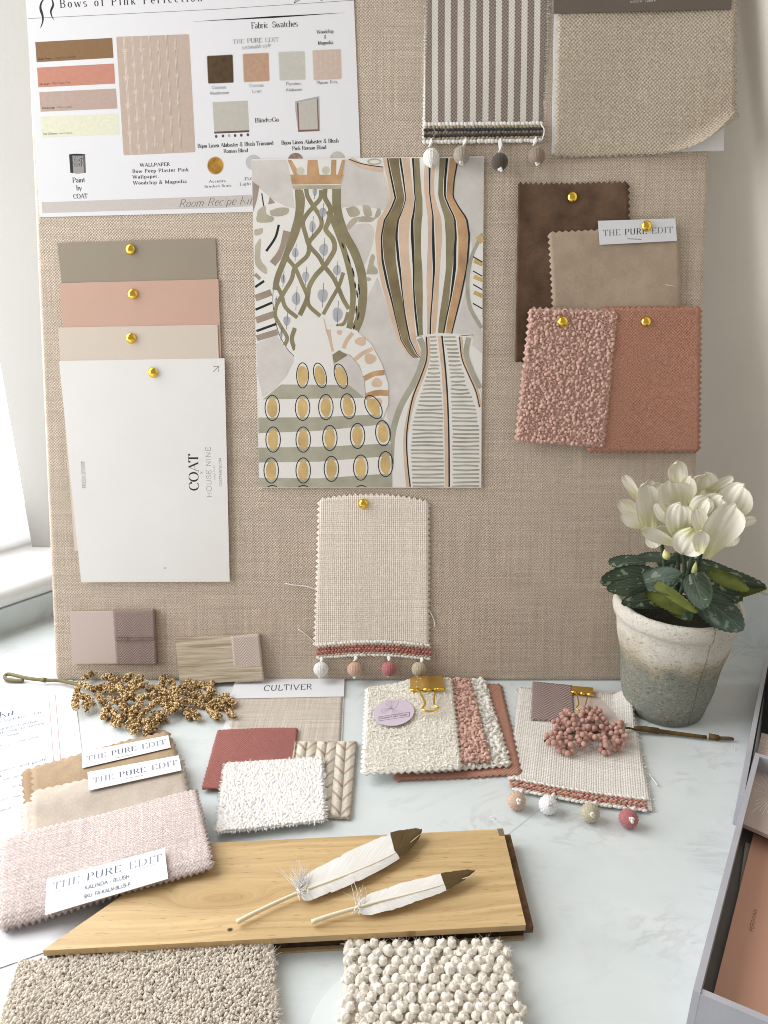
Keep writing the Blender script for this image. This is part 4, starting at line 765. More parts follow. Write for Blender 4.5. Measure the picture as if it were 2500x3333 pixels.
# ---------------------------------------------------------------- two paint chips with herringbone bands, bottom left of the board
MAUVE_H = weave('mauve_herringbone', (.42, .33, .30), (.27, .20, .18), .00125, 'herring', .9, .35, .08, 1.1, .05)
q = [(231, 1990), (506, 1985), (511, 2156), (240, 2157)]; G, c = place(BOARD, q, .0006); e = empty('colour_chip', G, 'pale mauve colour chip wrapped in a mauve herringbone ribbon, lower left of the board', 'colour chip', 'ribbon wrapped chips at the foot of the board')
m = MB(); sheet(m, c, 2, 2, .0032); m.build('chip', plain('pale_mauve_lacquer', (.59, .495, .455), .4, .01, 20), e, smooth=False)
b = [G.loc(*p, .0004) for p in [(374, 1984), (507, 1981), (513, 2160), (384, 2160)]]; m = MB()
c1 = [b[0], b[1], b[1] + (b[2] - b[1]) * .55, b[0] + (b[3] - b[0]) * .55]; c2 = [b[0] + (b[3] - b[0]) * .54, b[1] + (b[2] - b[1]) * .54, b[2], b[3]]
for k, cc in enumerate((c1, c2)): sheet(m, [p + Vector((0, 0, .0008 if k == 0 else 0)) for p in cc], 20, 14, .0040, (.0002,) * 4, None, .0003)
m.build('ribbon', MAUVE_H, e); stray(e, BOARD, [(376, 2073), (400, 2074), (440, 2075), (480, 2074), (506, 2076)], .0056, .0005, thread_mat('mauve_dark', (.16, .11, .10))); stray(e, BOARD, [(418, 2075), (414, 2082), (406, 2088)], .0056, .0005, thread_mat('mauve_dark', (.16, .11, .10)))
q = [(573, 2075, .0), (843, 2063, .0), (857, 2208, .006), (589, 2228, .006)]; G, c = place(BOARD, q, .0006); e = empty('wood_chip', G, 'pale wood grain chip wrapped in cream herringbone tape, at the foot of the board', 'colour chip', 'ribbon wrapped chips at the foot of the board')
t = NT('limed_wood_grain'); o = t.obj(); g = t.noise(t.map(o, (14, 420, 1)), 1.0, 4, .6, .6); g2 = t.noise(t.map(o, (40, 1600, 1)), 1.0, 2)
t.out(t.mix(t.ramp(t.math('ADD', t.math('MULTIPLY', g, .8), t.math('MULTIPLY', g2, .2)), .36, .62), (.33, .25, .16), (.66, .59, .47)), .5)
m = MB(); sheet(m, c, 2, 2, .0030); m.build('chip', t.mat, e, smooth=False)
b = [G.loc(p[0], p[1], p[2]) for p in [(756, 2068, 0), (845, 2061, 0), (860, 2212, .005), (768, 2218, .005)]]; m = MB(); sheet(m, b, 14, 20, .0038, (.0002,) * 4, None, .0002)
m.build('ribbon', weave('cream_herringbone', (.67, .59, .53), (.50, .40, .355), .0013, 'herring', .6, .2, .05, 1.2, .04), e)
# ================================================================ on the worktop
TS = 'cloth swatches lying on the worktop'
# leaflet
a0, a1 = tp(237, 2212), tp(267, 2448); dn = (a1 - a0).normalized(); rt = Vector((-dn.y, dn.x, 0)); a2 = a0 + dn * .302
G = Frame((a0 + a2) / 2 - rt * .105 + Vector((0, 0, .0004)), rt, -dn, (0, 0, 1)); c = [G.to(p) for p in (a0 - rt * .21, a0, a2, a2 - rt * .21)]
for p_ in c: p_.z = 0
e = empty('leaflet', G, 'white letter with a double pink border and slate blue writing, left edge of the worktop', 'leaflet')
m = MB(); sheet(m, c, 4, 4, .0003); m.build('paper', LABEL, e, smooth=False)
p = Print(G, .0003, tf=lambda x, y: (x / 4.423, y / 4.423 + 2220)); PNK = plain('rose_ink', (.46, .27, .28), .6, 0)
for w, P in ((10, [(-600, 512), (797, 188)]), (10, [(797, 188), (873, 1110), (1000, 2650)]), (8, [(-600, 555), (708, 253)]), (9, [(708, 253), (772, 1140), (890, 2600)])): p.line(P, w, PNK)
p.text('Kit', (-30, 518), (205, 475), 76, BLUEINK, 'serif')
for s_, x0, y0, x1, y1 in (('r room kits \u2014 I\'m', -8, 592, 592, 452), ('ace to life that', 0, 697, 550, 572), ('th love, to inspire', -4, 757, 635, 607), ('\u2014 never', 0, 815, 295, 747), ('ntly, trust your', -4, 932, 568, 797), ('oards, and guide.', -2, 1302, 692, 1117), ('k.', 0, 1376, 42, 1366), ('see wha', 26, 1428, 350, 1342), ('y change', 0, 1572, 358, 1470), ('you want', 0, 1717, 372, 1622), ('aste.', -2, 1868, 190, 1812), ('st', -30, 2458, 35, 2440), ('gn', -10, 2500, 80, 2478), ('a', 40, 2650, 75, 2640), ('ne', -20, 3040, 60, 3018), ('so', -20, 3140, 60, 3118)):
    p.text(s_, (x0, y0), (x1, y1), 37, BLUEINK, 'sans', weight=1.35)
p.build('lettering', e)

# ---------------------------------------------------------------- three folded swatches with labels, left
BRS = plain('biscuit_suede', (.37, .265, .168), .85, .12, 90, bump=.4, bscale=900, sheen=.1, grain=.32); BRW = weave('biscuit_reverse', (.46, .33, .215), (.27, .175, .10), .0012, 'plain', .4, .6, .1, .9)
def folded(name, label_, top, under, mt, mr, nx, ny, hz=None, th=.0009, zt=0, zu=0, zig=.0024):
    G, c = place(TABLE, top, zt); e = empty(name, G, label_, 'fabric swatch', TS); m = MB(); sheet(m, c, nx, ny, th, (zig, zig, zig, zig * .6), hz, .00025); m.build('front_layer', mt, e)
    cu = [G.loc(p[0], p[1], (p[2] if len(p) > 2 else 0) + zu - zt) for p in under]; m = MB(); sheet(m, cu, nx, ny, th, (zig,) * 4, None, .00025); m.build('back_layer', mr, e); return e, G
e, G = folded('brown_swatch', 'biscuit brown folded swatch with a lettered label, topmost of the three on the left', [(110, 2506), (545, 2388), (592, 2520), (118, 2632)], [(78, 2513), (537, 2380), (580, 2500), (88, 2622)], BRS, BRW, 34, 12, lambda u, v: .0035 * math.exp(-((v - .5) / .5) ** 2), zt=.0042, zu=.0012)
q = [(267, 2448), (548, 2394), (556, 2434), (268, 2501)]; G, o = label(e, TABLE, q, .0095); p = Print(G, .0003); LK = (plain('pale_label_ink', (.23, .255, .31), .6, 0), plain('label_ink', (.10, .115, .15), .6, 0))
pure(p, ((282, 2477), (541, 2421)), 15, [((378, 2467), (430, 2456))], LK); p.build('lettering', o)
CRS = plain('cream_suede', (.51, .44, .37), .85, .10, 90, bump=.4, bscale=900, sheen=.1, grain=.22); CRW = weave('cream_satin', (.68, .62, .56), (.52, .45, .38), .001, 'rib', .3, .4, .1, .8)
e, G = folded('cream_swatch', 'cream suede folded swatch with a lettered label, middle of the three on the left', [(114, 2588), (590, 2482), (612, 2600), (108, 2720)], [(76, 2622), (560, 2510), (600, 2620), (80, 2715)], CRS, CRW, 34, 14, lambda u, v: .005 * math.exp(-((v - .35) / .4) ** 2), zt=.0050, zu=.0015)
q = [(285, 2514), (582, 2459), (591, 2508), (289, 2574)]; G, o = label(e, TABLE, q, .0125); p = Print(G, .0003); pure(p, ((303, 2549), (577, 2489)), 16, [((410, 2534), (465, 2524))], LK); p.build('lettering', o)
KAL = weave('blush_slub_weave', (.70, .615, .59), (.42, .34, .325), .00125, 'plain', .5, 1.5, .05, .5, .8, .6, 0, 0, .0006)
ZB = (.0095, .0150, .0215, .0080)
e, G = folded('blush_swatch', 'large blush slub weave folded swatch with its lettered label hanging over the plank', [(17, 2722, ZB[0]), (629, 2566, ZB[1]), (688, 2816, ZB[2]), (6, 3015, ZB[3])], [(22, 2740, .003), (632, 2600, .0145), (680, 2822, .0150), (12, 3030, .002)], KAL, KAL, 66, 40, lambda u, v: .0016 * math.sin(math.pi * min(1, v)) ** .6 - .0025 * max(0, v - .92) * 12 - .006 * max(0, .06 - v) * 12 + .0005 * math.sin(9 * u + 3 * v), th=.0016, zig=.0028)
q = [(153, 2863, .0165), (536, 2762, .0235), (548, 2861, .0215), (147, 2980, .0135)]
K = [tp(*v) for v in q]; Zl = (K[1] - K[0]).cross(K[0] - K[3]).normalized(); Xl = (K[1] - K[0]).normalized(); FT = Frame(K[0], Xl, Zl.cross(Xl), Zl)
G, c = place(FT, [v[:2] for v in q], 0); T = e.matrix_world.inverted() @ G.M; m = MB(); sheet(m, c, 2, 2, .0004); o = m.build('label', LABEL, e, smooth=False); o.matrix_local = T
p = Print(G, .0004); Z5 = lambda x, y: (x / 2.304, y / 2.304 + 2380); p.tf = Z5
pure(p, ((392, 1190), (1215, 970)), 50, [((405, 1205), (480, 1188)), ((480, 1188), (560, 1166)), ((1035, 1035), (1176, 994))], LK); p.text('KALINDA - BLUSH', (632, 1192), (972, 1100), 26, BLUEINK, 'sans', weight=1.8); p.text('SKU: FA-KALN-BLUS-P', (627, 1256), (976, 1160), 26, BLUEINK, 'sans', weight=1.8); p.build('lettering', o)

# ---------------------------------------------------------------- named linen card with three swatches on it
q = [(765, 2211), (1122, 2204), (1112, 2455), (712, 2440)]; G, c = place(TABLE, q, .0003); e = empty('linen_card', G, 'white lettered header card with flax linen, standing at the foot of the board', 'sample card')
m = MB(); sheet(m, c, 4, 4, .0006); m.build('card', LABEL, e, smooth=False)
b = [G.loc(*p_, .0007) for p_ in [(766, 2268), (1113, 2262), (1104, 2450), (735, 2440)]]; m = MB(); sheet(m, b, 44, 40, .0006, (.0012, .0012, 0, .0012), None, .0002); m.build('linen', weave('flax_linen', (.68, .62, .55), (.46, .405, .345), .0010, 'plain', .5, .8, .08, .8, .3, .9), e)
b = [G.loc(*p_, .0016) for p_ in [(765, 2211), (1122, 2204), (1119, 2268), (754, 2275)]]; m = MB(); sheet(m, b, 2, 2, .0005); o = m.build('header', LABEL, e, smooth=False); p = Print(G, .0021); p.text('CULTIVER', (857, 2249), (1016, 2244), 18, INK, 'sans', track=.06); p.build('lettering', o)
CHV = weave('cream_chevron', (.72, .67, .58), (.41, .32, .22), .0034, 'herring', 1.2, .25, .08, 1.2, .1, dist=.0015)
o, G, c = swatch('chevron_swatch', TABLE, [(955, 2425), (1160, 2420), (1138, 2665), (930, 2660)], .0012, NT('chevron_base').out((.52, .45, .36), .9), 'cream and tan chevron weave swatch, right of the white boucle one', 24, 36, .0016, (.0012,) * 4, None, .0004, group=TS, parts=True)
m = MB(); W_ = (c[1] - c[0]).length; Hh = (c[3] - c[0]).length; pr = .0160
for k in range(-1, int(W_ / pr) + 2):
    for s_ in (0, 1):
        for j in range(-4, int(Hh / .0016) + 8):
            x0 = c[3].x + k * pr + (0 if s_ == 0 else pr * .53); x1 = x0 + pr * .45; y0 = c[3].y + j * .0016; dy = .0098; P = [(x0, y0 + (dy if s_ == 0 else 0)), (x1, y0 + (0 if s_ == 0 else dy))]
            ym = (P[0][1] + P[1][1]) / 2; fr = (c[0].y - ym) / Hh; xl, xr = c[0].x + (c[3].x - c[0].x) * fr, c[1].x + (c[2].x - c[1].x) * fr
            q0, q1 = 0.0, 1.0
            for ax, lo_, hi_ in ((0, xl, xr), (1, min(c[3].y, c[2].y), max(c[0].y, c[1].y))):
                a_, d_ = P[0][ax], P[1][ax] - P[0][ax]; u0, u1 = sorted(((lo_ - a_) / d_, (hi_ - a_) / d_)); q0, q1 = max(q0, u0), min(q1, u1)
            if q1 - q0 < .12: continue
            P = [(P[0][0] + (P[1][0] - P[0][0]) * g_, P[0][1] + (P[1][1] - P[0][1]) * g_) for g_ in (q0, q1)]
            tan = (j + (4 if k % 2 else 0)) % 9 < 2; m.tube([Vector((P[0][0], P[0][1], .0017)), Vector(((P[0][0] + P[1][0]) / 2, (P[0][1] + P[1][1]) / 2, .0024)), Vector((P[1][0], P[1][1], .0017))], .00060, 6, 1 if tan else 0)
fringe(m, c, 50, .002, .0003, (1, 1, 1, 1), 0, .001); m.build('chevron_yarns', [thread_mat('chevron_cream', (.70, .65, .56)), thread_mat('chevron_tan', (.45, .35, .25))], o)
ROSE = weave('rose_velvet', (.42, .170, .148), (.24, .082, .072), .0011, 'plain', .7, 1.3, .16, .5, .5, sheen=.1)
swatch('rose_swatch', TABLE, [(710, 2381), (968, 2376), (948, 2570), (658, 2573)], .0022, ROSE, 'deep rose velvet swatch partly under the white boucle one', 40, 34, .0013, (.0007,) * 4, lambda u, v: .0012 * math.sin(2.5 * u + v), .0002, group=TS)
e, G, c = boucle('white_boucle_swatch', TABLE, [(737, 2491), (1047, 2471), (1056, 2675), (704, 2714)], .0052, (.86, .845, .82), 'bright white nubbly swatch with frayed edges lying on the rose one', .0016, .00112, .0014, 'ico', group=TS, fz=250, aspect=(1.3, .85, .75), tilt=.3, zig=.0004)
m = MB(); fringe(m, c, 90, .0034, .0004, (1, 1, .4, .6), 0, .001); m.build('frayed_edge', THREADW, e)

# ---------------------------------------------------------------- clipped stack of swatches, centre
CS = 'swatches held by the large gold clip'
def ch(u, v): return .0
T2 = weave('coral_wool', (.58, .32, .245), (.37, .18, .13), .0013, 'plain', .9, 1.0, .08, .8, .3)
swatch('coral_swatch', TABLE, [(1380, 2236), (1628, 2232), (1694, 2522), (1288, 2541)], .0006, T2, 'coral wool swatch, lowest of the clipped stack', 36, 34, .0012, (.0022,) * 4, lambda u, v: .0004 * math.sin(9 * u), .0003, group=CS)
boucle('nubby_white_swatch', TABLE, [(1350, 2222), (1573, 2214), (1658, 2492), (1349, 2516)], .0030, (.82, .80, .745), 'off white nubby swatch between the pink boucle and the coral wool', .0031, .0019, .0012, 'mix', group=CS, tilt=.7, aspect=(1.35, .9, .75))
boucle('pink_boucle_swatch', TABLE, [(1325, 2224), (1525, 2211), (1594, 2478), (1348, 2500)], .0062, (.64, .41, .34), 'narrow strip of pink boucle showing beside the cream swatch in the clip', .0029, .0018, .0012, 'mix', group=CS, tilt=.8, aspect=(1.35, .9, .75))
def crh(u, v): return .004 * math.exp(-((v) / .25) ** 2) * math.exp(-((u - .62) / .28) ** 2) - .0012 * v * v
e, G, c = boucle('cream_boucle_swatch', TABLE, [(1196, 2243), (1465, 2214), (1497, 2497), (1183, 2516)], .0098, (.90, .87, .80), 'cream curly boucle swatch with an oval lilac sticker, top of the clipped stack', .0021, .0013, .0012, 'curl', group=CS, tilt=.8, h=crh, fz=500, aspect=(1, 1, 1))
LIL = plain('lilac_sticker', (.62, .53, .63), .45, .01, 40)
C = TABLE.hit(1282, 2320, .0135); Gs = Frame(C, G.X, G.Y, G.Z); p = Print(Gs, .0004); T = e.matrix_world.inverted() @ Gs.M
k = [Gs.loc(1282 + 66 * math.cos(a) , 2320 + 43 * math.sin(a) - 5 * math.cos(a), 0) for a in np.linspace(0, 2 * math.pi, 40)[:-1]]; m = MB(); m.prism(k, 0, .0004); o = m.build('sticker', LIL, e, smooth=False); o.matrix_local = T
tS = lambda x, y: (x / 3.19 + 1180, y / 3.19 + 2180); p.tf = tS; PLM = plain('plum_ink', (.045, .03, .08), .5, 0)
P = [(170, 489), (487, 441), (487, 484), (172, 531)]
for i in range(4): p.line([P[i], P[(i + 1) % 4]], 5, PLM)
p.text('Furniture Fabric Sample', (182, 514), (468, 472), 20, PLM, 'serif', weight=.8)
for cx, cy, r_, a0, a1 in ((245, 445, 52, 110, 215), (355, 445, 70, 20, 120), (310, 385, 62, 170, 290)):
    a_ = [(cx + r_ * math.cos(R(t_)), cy - 20 + r_ * .6 * math.sin(R(t_))) for t_ in np.linspace(a0, a1, 9)]; p.line(a_, 2.5, GREYINK); ap = (300, 400)
    for z_ in a_[::2]: p.line([ap, z_], 2, GREYINK)
p.line([(285, 405), (340, 395), (368, 350), (372, 322)], 3.5, GREYINK, 4); s_ = p.build('lettering', o)
def clip(F, plate, roll, wires, z, label_, r=.0009):
    """binder clip: sprung plate, rolled lips and a wire handle"""
    P = [F.hit(x, y, h) for x, y, h in plate]; G = Frame(sum(P, Vector()) / 4, F.X, F.Y, F.Z); e = empty('binder_clip', G, label_, 'binder clip', 'gold binder clips'); L = [G.to(v) for v in P]
    n = (L[1] - L[0]).cross(L[3] - L[0]).normalized(); n = n if n.z > 0 else -n; m = MB(); t_ = n * .0006; m.add([*L, *[v - t_ for v in L]], [(0, 3, 2, 1), (4, 5, 6, 7), (0, 1, 5, 4), (1, 2, 6, 5), (2, 3, 7, 6), (3, 0, 4, 7)])
    bk = [L[0] - t_, L[1] - t_, L[1] + Vector((0, -.001, -.010)), L[0] + Vector((0, -.001, -.010))]; m.add(bk, [(0, 1, 2, 3)]); m.build('spring_body', GOLDC, e, smooth=False)
    A, B = L[3], L[2]; m = MB()
    for f0, f1 in roll: m.tube([A + (B - A) * f0, A + (B - A) * f1], .0014, 12)
    m.build('rolled_lip', GOLD, e)
    for w in wires: m = MB(); m.tube(smooth([G.to(F.hit(x, y, h)) for x, y, h in w], 5), r, 10); m.build('wire_handle', GOLD, e)
    return e
clip(TABLE, [(1335, 2203, .0165), (1442, 2199, .0165), (1445, 2243, .0158), (1336, 2246, .0158)], ((-.01, .27), (.38, .62), (.72, 1.03)), [[(1361, 2245, .0165), (1368, 2255, .0172), (1384, 2291, .0175), (1376, 2303, .0175), (1380, 2312, .0172), (1400, 2316, .0172), (1420, 2311, .0172), (1426, 2303, .0175), (1413, 2291, .0175), (1416, 2255, .0172), (1420, 2243, .0165)]], 0, 'large gold binder clip holding the stack of swatches')

# ---------------------------------------------------------------- off white linen with trim, two chips and a small clip, right
q = [(1692, 2240), (2045, 2266, .004), (2123, 2642), (1656, 2540)]; G, c = place(TABLE, q, .0006)
e = empty('trimmed_linen_sample', G, 'off white linen sample with pink braid and four loose thread beads, lying before the flowerpot', 'fabric sample')
OFW = weave('off_white_linen', (.82, .785, .74), (.66, .62, .57), .0018, 'basket', .7, .8, .04, 1.0, .3, .4)
m = MB(); sheet(m, c, 56, 60, .0006, (.001, .0015, .001, .001), lambda u, v: .010 * max(0, u - .86) / .14 * max(0, .30 - v) / .30 + .0006 * math.sin(8 * u) * v, .0003); fringe(m, c, 90, .0035, .00025, (1, 1, .3, .3), 1); m.build('fabric', [OFW, THREADW], e)
trim(e, [(1662, 2531), (2107, 2601), (2102, 2643), (1660, 2571)], .0022, [(THREADW, 1.15), (PBE, .9), (ROS, 1), (PBE, .9), (SAL, .9), (ROS, 1), (PBE, 1), (THREADW, 1.25)], F=TABLE, sag=-.002, pitch=.0034)
for bead, col, nm, tl, lab in (((1681, 2606), (.56, .39, .30), 'peach_loose', (-38, -18), 'peach tassel'), ((1784, 2620), (.78, .79, .79), 'white_loose', (-42, -14), 'white tassel'), ((1921, 2645), (.46, .42, .30), 'olive_loose', (-34, -26), 'olive cream tassel'), ((2046, 2664), (.40, .135, .14), 'rose_loose', (-36, -30), 'rose tassel')):
    tassel(e, TABLE, [(bead[0] + 18, bead[1] - 36, .003), (bead[0] + 10, bead[1] - 22, .006)], bead, .0066, .0068, .0068, thread_mat(nm, col), tl, 1, label=lab)
stray(e, TABLE, [(2110, 2518), (2122, 2532), (2135, 2548), (2140, 2556)], .001, .0005); stray(e, TABLE, [(1675, 2245), (1682, 2254), (1690, 2262)], .001, .0005)
swatch('mauve_swatch', TABLE, [(1734, 2223, .002), (1861, 2235, .002), (1870, 2352), (1729, 2345)], .0022, weave('mauve_chevron', (.44, .345, .325), (.27, .20, .185), .0017, 'herring', 1.2, .35, .08, 1.1, .08), 'mauve herringbone swatch tucked left of the small clip', 24, 22, .0016, (.0003,) * 4, None, .0003, group=TS)
G, c = place(TABLE, [(1862, 2238), (2019, 2259), (2028, 2366), (1868, 2352)], .0024); m = MB(); sheet(m, c, 2, 2, .0016); tag(m.build('colour_chip', plain('blush_lacquer', (.62, .535, .505), .4, .01, 20), F=G, smooth=False), 'plain pale pink colour chip under the small clip', 'colour chip')
clip(TABLE, [(1862, 2232, .0085), (1931, 2238, .0085), (1931, 2262, .0070), (1861, 2252, .0070)], ((-.02, .25), (.40, .62), (.72, 1.03)), [[(1877, 2255, .0075), (1880, 2268, .0080), (1884, 2292, .0078), (1877, 2302, .0078), (1880, 2309, .0074), (1892, 2313, .0072), (1902, 2308, .0074), (1905, 2297, .0078), (1910, 2278, .0080), (1913, 2262, .0075)]], 0, 'small gold binder clip on the mauve swatch and pink chip', .0006)

# ---------------------------------------------------------------- pink berry spray
e = empty('pink_berry_spray', tp(1900, 2390), 'spray of dusty pink berries on a brown wrapped stem, lying on the off white linen', 'berry spray'); T = e.matrix_world.inverted()
BER = [(213,410),(278,395),(303,440),(262,460),(325,310),(342,348),(388,328),(385,388),(380,265),(415,275),(440,310),(488,325),(483,388),(430,430),(355,410),(375,435),(340,450),(497,448),(560,448),(540,508),(235,510),(288,515),(345,500),(405,480),(425,530),(470,512),(548,570),(315,570),(388,578),(240,560),(185,570),(128,600),(220,630),(178,668),(285,625),(328,640),(390,640),(440,625),(150,690),(222,695),(275,680),(310,700),(395,685),(268,748),(315,782),(365,758),(415,780),(450,718),(360,812),(410,840),(468,812),(300,805),(618,232),(672,222),(722,238),(780,228),(840,262),(612,280),(668,275),(748,280),(803,293),(590,330),(652,332),(555,312),(720,310),(770,340),(852,330),(890,375),(930,425),(610,395),(665,400),(705,365),(745,385),(800,372),(815,440),(868,478),(625,510),(685,480),(715,520),(760,500),(610,585),(648,575),(720,590),(785,510),(832,565),(893,545),(925,505),(990,490),(1030,455),(1060,435),(1110,430),(1110,480),(1070,500),(1145,500),(998,565),(1065,560),(1130,550),(1040,635),(1100,610),(1160,610),(1200,600),(1080,670),(1020,670),(1145,665),(1095,730),(1160,720),(1030,715),(1090,775),(1040,780),(660,650),(570,665),(525,710),(625,710),(590,755),(545,620),(500,705),(915,680),(862,720),(855,785),(920,785),(900,830),(960,825),(925,730),(945,690),(860,650),(910,630),(830,610),(890,590),(960,575),(775,620),(850,440)]
BER += [(x + random.uniform(-22, 22), y + random.uniform(-14, 26)) for x, y in random.sample([b for b in BER if 300 < b[1] < 690], 46)]
bm = MB(); bm.many(ICO2, np.zeros((1, 3)), np.eye(3)[None], np.array([.0023])); BMAT = plain('dusty_pink_berry', (.50, .295, .245), .75, .2, 260, bump=.3, bscale=900, grain=.15)
me = None; rest = MB()
for i, (x, y) in enumerate(BER):
    z = (random.uniform(.003, .007) if i >= len(BER) - 46 else .0035 if y > 730 else random.uniform(.006, .0155) if not (y < 300) else random.uniform(.007, .012)); P = T @ tp(1750 + x / 4.1475, 2250 + y / 4.1475, z + .002)
    if i < 96:
        if me is None: o = bm.build('berry', BMAT, e); me = o.data
        else: o = bpy.data.objects.new('berry', me); COL.objects.link(o); o.parent = e
        o.location = P; k = random.uniform(.9, 1.12); o.scale = (k, k, k); o.rotation_euler = (random.random() * 6, random.random() * 6, 0)
    else: rest.many(ICO2, np.array([tuple(P)]), np.eye(3)[None], np.array([.0023 * random.uniform(.9, 1.1)]))
o = rest.build('berry_cluster', BMAT, e); o['kind'] = 'stuff'
STEMG = plain('dark_green_stem', (.055, .075, .03), .7, .2, 150); STEMB = plain('brown_floral_tape', (.115, .068, .022), .75, .25, 160, bump=.4, bscale=700)
m = MB(); F_ = lambda x, y, z: T @ tp(1750 + x / 4.1475, 2250 + y / 4.1475, z)
m.tube(smooth([F_(1320, 515, .005), (F_(1190, 495, .008)), F_(1000, 540, .009), F_(780, 560, .009), F_(520, 560, .008), F_(300, 600, .007), F_(90, 675, .006)], 5), .0009, 7)
for A in ([(1180, 495), (1150, 560), (1080, 700), (1050, 770)], [(900, 560), (900, 680), (900, 800)], [(700, 560), (600, 640), (560, 710)], [(420, 580), (380, 700), (400, 810)], [(520, 560), (430, 420), (400, 300)], [(860, 540), (760, 400), (680, 260)], [(880, 540), (880, 400), (800, 260)], [(380, 590), (300, 480), (240, 420)]): m.tube(smooth([F_(x, y, .007) for x, y in A], 4), .0007, 6)
for A in (((75, 672), (120, 655)), ((350, 255), (372, 300)), ((1185, 465), (1178, 500))): m.tube([F_(*A[0], .008), F_(*A[1], .008)], [.0002, .0009], 6)
m.build('sprig', STEMG, e); m = MB()
m.tube([T @ tp(x, y, z) for x, y, z in ((2066, 2371, .005), (2070, 2371, .005), (2100, 2373, .0045), (2142, 2379, .004), (2147, 2380, .0035), (2200, 2387, .0032), (2260, 2395, .003), (2300, 2400, .003))], [.0019, .0022, .0024, .0026, .0019, .0017, .0016, .0016], 10); m.tube([T @ tp(x, y, .003) for x, y in ((2308, 2396), (2340, 2402))], .0024, 10); m.tube([T @ tp(x, y, .003) for x, y in ((2338, 2402), (2375, 2404), (2388, 2406))], [.0014, .0016, .0012], 10); m.build('wrapped_stem', STEMB, e)

# ---------------------------------------------------------------- gold beaded spray
e = empty('gold_beaded_spray', tp(470, 2290), 'gold beaded branch with a looped olive stem, lying before the foot of the board', 'decorative spray'); T = e.matrix_world.inverted()
TW = [[(150,150),(280,190),(420,170),(560,200),(640,190)],[(200,110),(260,70),(315,60)],[(370,100),(430,85),(490,120),(430,150)],[(560,130),(620,80)],[(610,170),(715,100)],[(640,210),(750,150)],[(150,180),(130,260),(125,360)],[(160,260),(230,280),(280,330)],[(210,330),(230,380)],[(280,190),(340,260),(380,320)],[(340,190),(440,210),(500,190)],[(520,160),(560,240),(640,260)],[(600,260),(560,300),(440,300)],[(450,300),(540,330),(560,380)],[(560,320),(600,400),(540,460),(510,470)],[(380,430),(400,380),(440,370)],[(370,450),(420,450)],[(440,380),(490,430),(480,510)],[(470,500),(530,520)],[(640,280),(700,290),(690,370),(600,400)],[(620,430),(640,480),(600,530)],[(620,550),(690,540),(650,580)],[(680,400),(700,470),(680,520)],[(720,420),(760,400),(820,340),(900,295),(1000,300),(1080,310)],[(740,480),(780,560),(770,590)],[(760,500),(830,460),(830,550)],[(830,420),(900,430),(920,480)],[(880,420),(860,490)],[(780,210),(830,180),(930,180)],[(900,150),(920,100)],[(830,230),(880,210),(920,230),(860,260)],[(640,290),(760,270),(850,280)],[(930,250),(1000,240),(1060,270)],[(960,140),(990,130),(1010,200),(1040,220)],[(910,330),(960,370),(1000,350)],[(960,410),(1020,380),(1060,330)],[(1060,200),(1100,170),(1160,190)],[(1140,130),(1180,110),(1200,140),(1160,180)],[(1100,230),(1180,250),(1240,240),(1150,280)],[(1170,200),(1250,160),(1320,190)],[(1330,120),(1380,115),(1350,150),(1340,210),(1370,245)],[(1080,310),(1190,320),(1270,350),(1390,360),(1480,350)],[(1240,300),(1320,260),(1270,310)],[(1340,330),(1400,310),(1360,350)],[(1430,270),(1490,260),(1470,310),(1540,310),(1540,360)],[(1490,380),(1540,450)],[(1110,350),(1130,420),(1160,450)],[(1180,380),(1200,440),(1230,450)],[(1320,370),(1370,440),(1420,450)],[(1380,400),(1400,460)]]
GBL = plain('pale_gold_bead', (.76, .58, .32), .42, .2, 500, metal=.2, spec=.5); GBD = plain('dark_gold_bead', (.20, .115, .042), .5, .3, 500, metal=.15)
GB = plain('gold_bead', (.56, .385, .18), .46, .3, 500, metal=.2, spec=.5)
for tw in TW:
    yb = max(p_[1] for p_ in tw); z0 = .0035 if yb > 440 or tw[0][0] > 1050 else random.uniform(.005, .0105)
    P = smooth([tuple(T @ tp(200 + x / 2.765, 2170 + y / 2.765, z0 + random.uniform(-.0015, .003))) for x, y in tw], 8); P = np.array(P); Ls = np.linalg.norm(np.diff(P, axis=0), axis=1).sum(); n = int(Ls * 2900 * 2.1) + 40
    t_ = rng.uniform(0, len(P) - 1.001, n); i0 = t_.astype(int); cpt = P[i0] + (P[i0 + 1] - P[i0]) * (t_ - i0)[:, None]; d = rng.normal(0, 1, (n, 3)); d /= np.linalg.norm(d, axis=1)[:, None]
    rad = .0029 * (.8 + .4 * (t_ / (len(P) - 1)) ** 2); m = MB(); m.many(ICO1, cpt + d * rad[:, None], np.repeat(np.eye(3)[None], n, 0), rng.uniform(.00070, .00098, n)); m.m = [int(x) for x in np.repeat(rng.integers(0, 3, n), len(ICO1[1]))]; m.tube(P[::2] if len(P) % 2 else np.vstack([P[::2], P[-1:]]), .0014, 6); m.build('beaded_twig', [GB, GBL, GBD], e)
m = MB(); z2 = lambda x, y, z: T @ tp(x / 1.843, 1900 + y / 1.843, z); m.tube(smooth([z2(140, 582, .002), z2(95, 582, .002), z2(45, 576, .0025), z2(27, 560, .003), z2(36, 546, .0035), z2(62, 543, .004), z2(160, 566, .0045), z2(265, 578, .0045), z2(350, 580, .0048), z2(400, 590, .005), z2(470, 606, .006), z2(560, 640, .007)], 5), .0017, 9); m.tube([z2(255, 576, .0046), z2(275, 579, .0046)], .0024, 8); m.build('looped_stem', plain('olive_stem', (.20, .165, .075), .65, .2, 150, bump=.3, bscale=600), e)
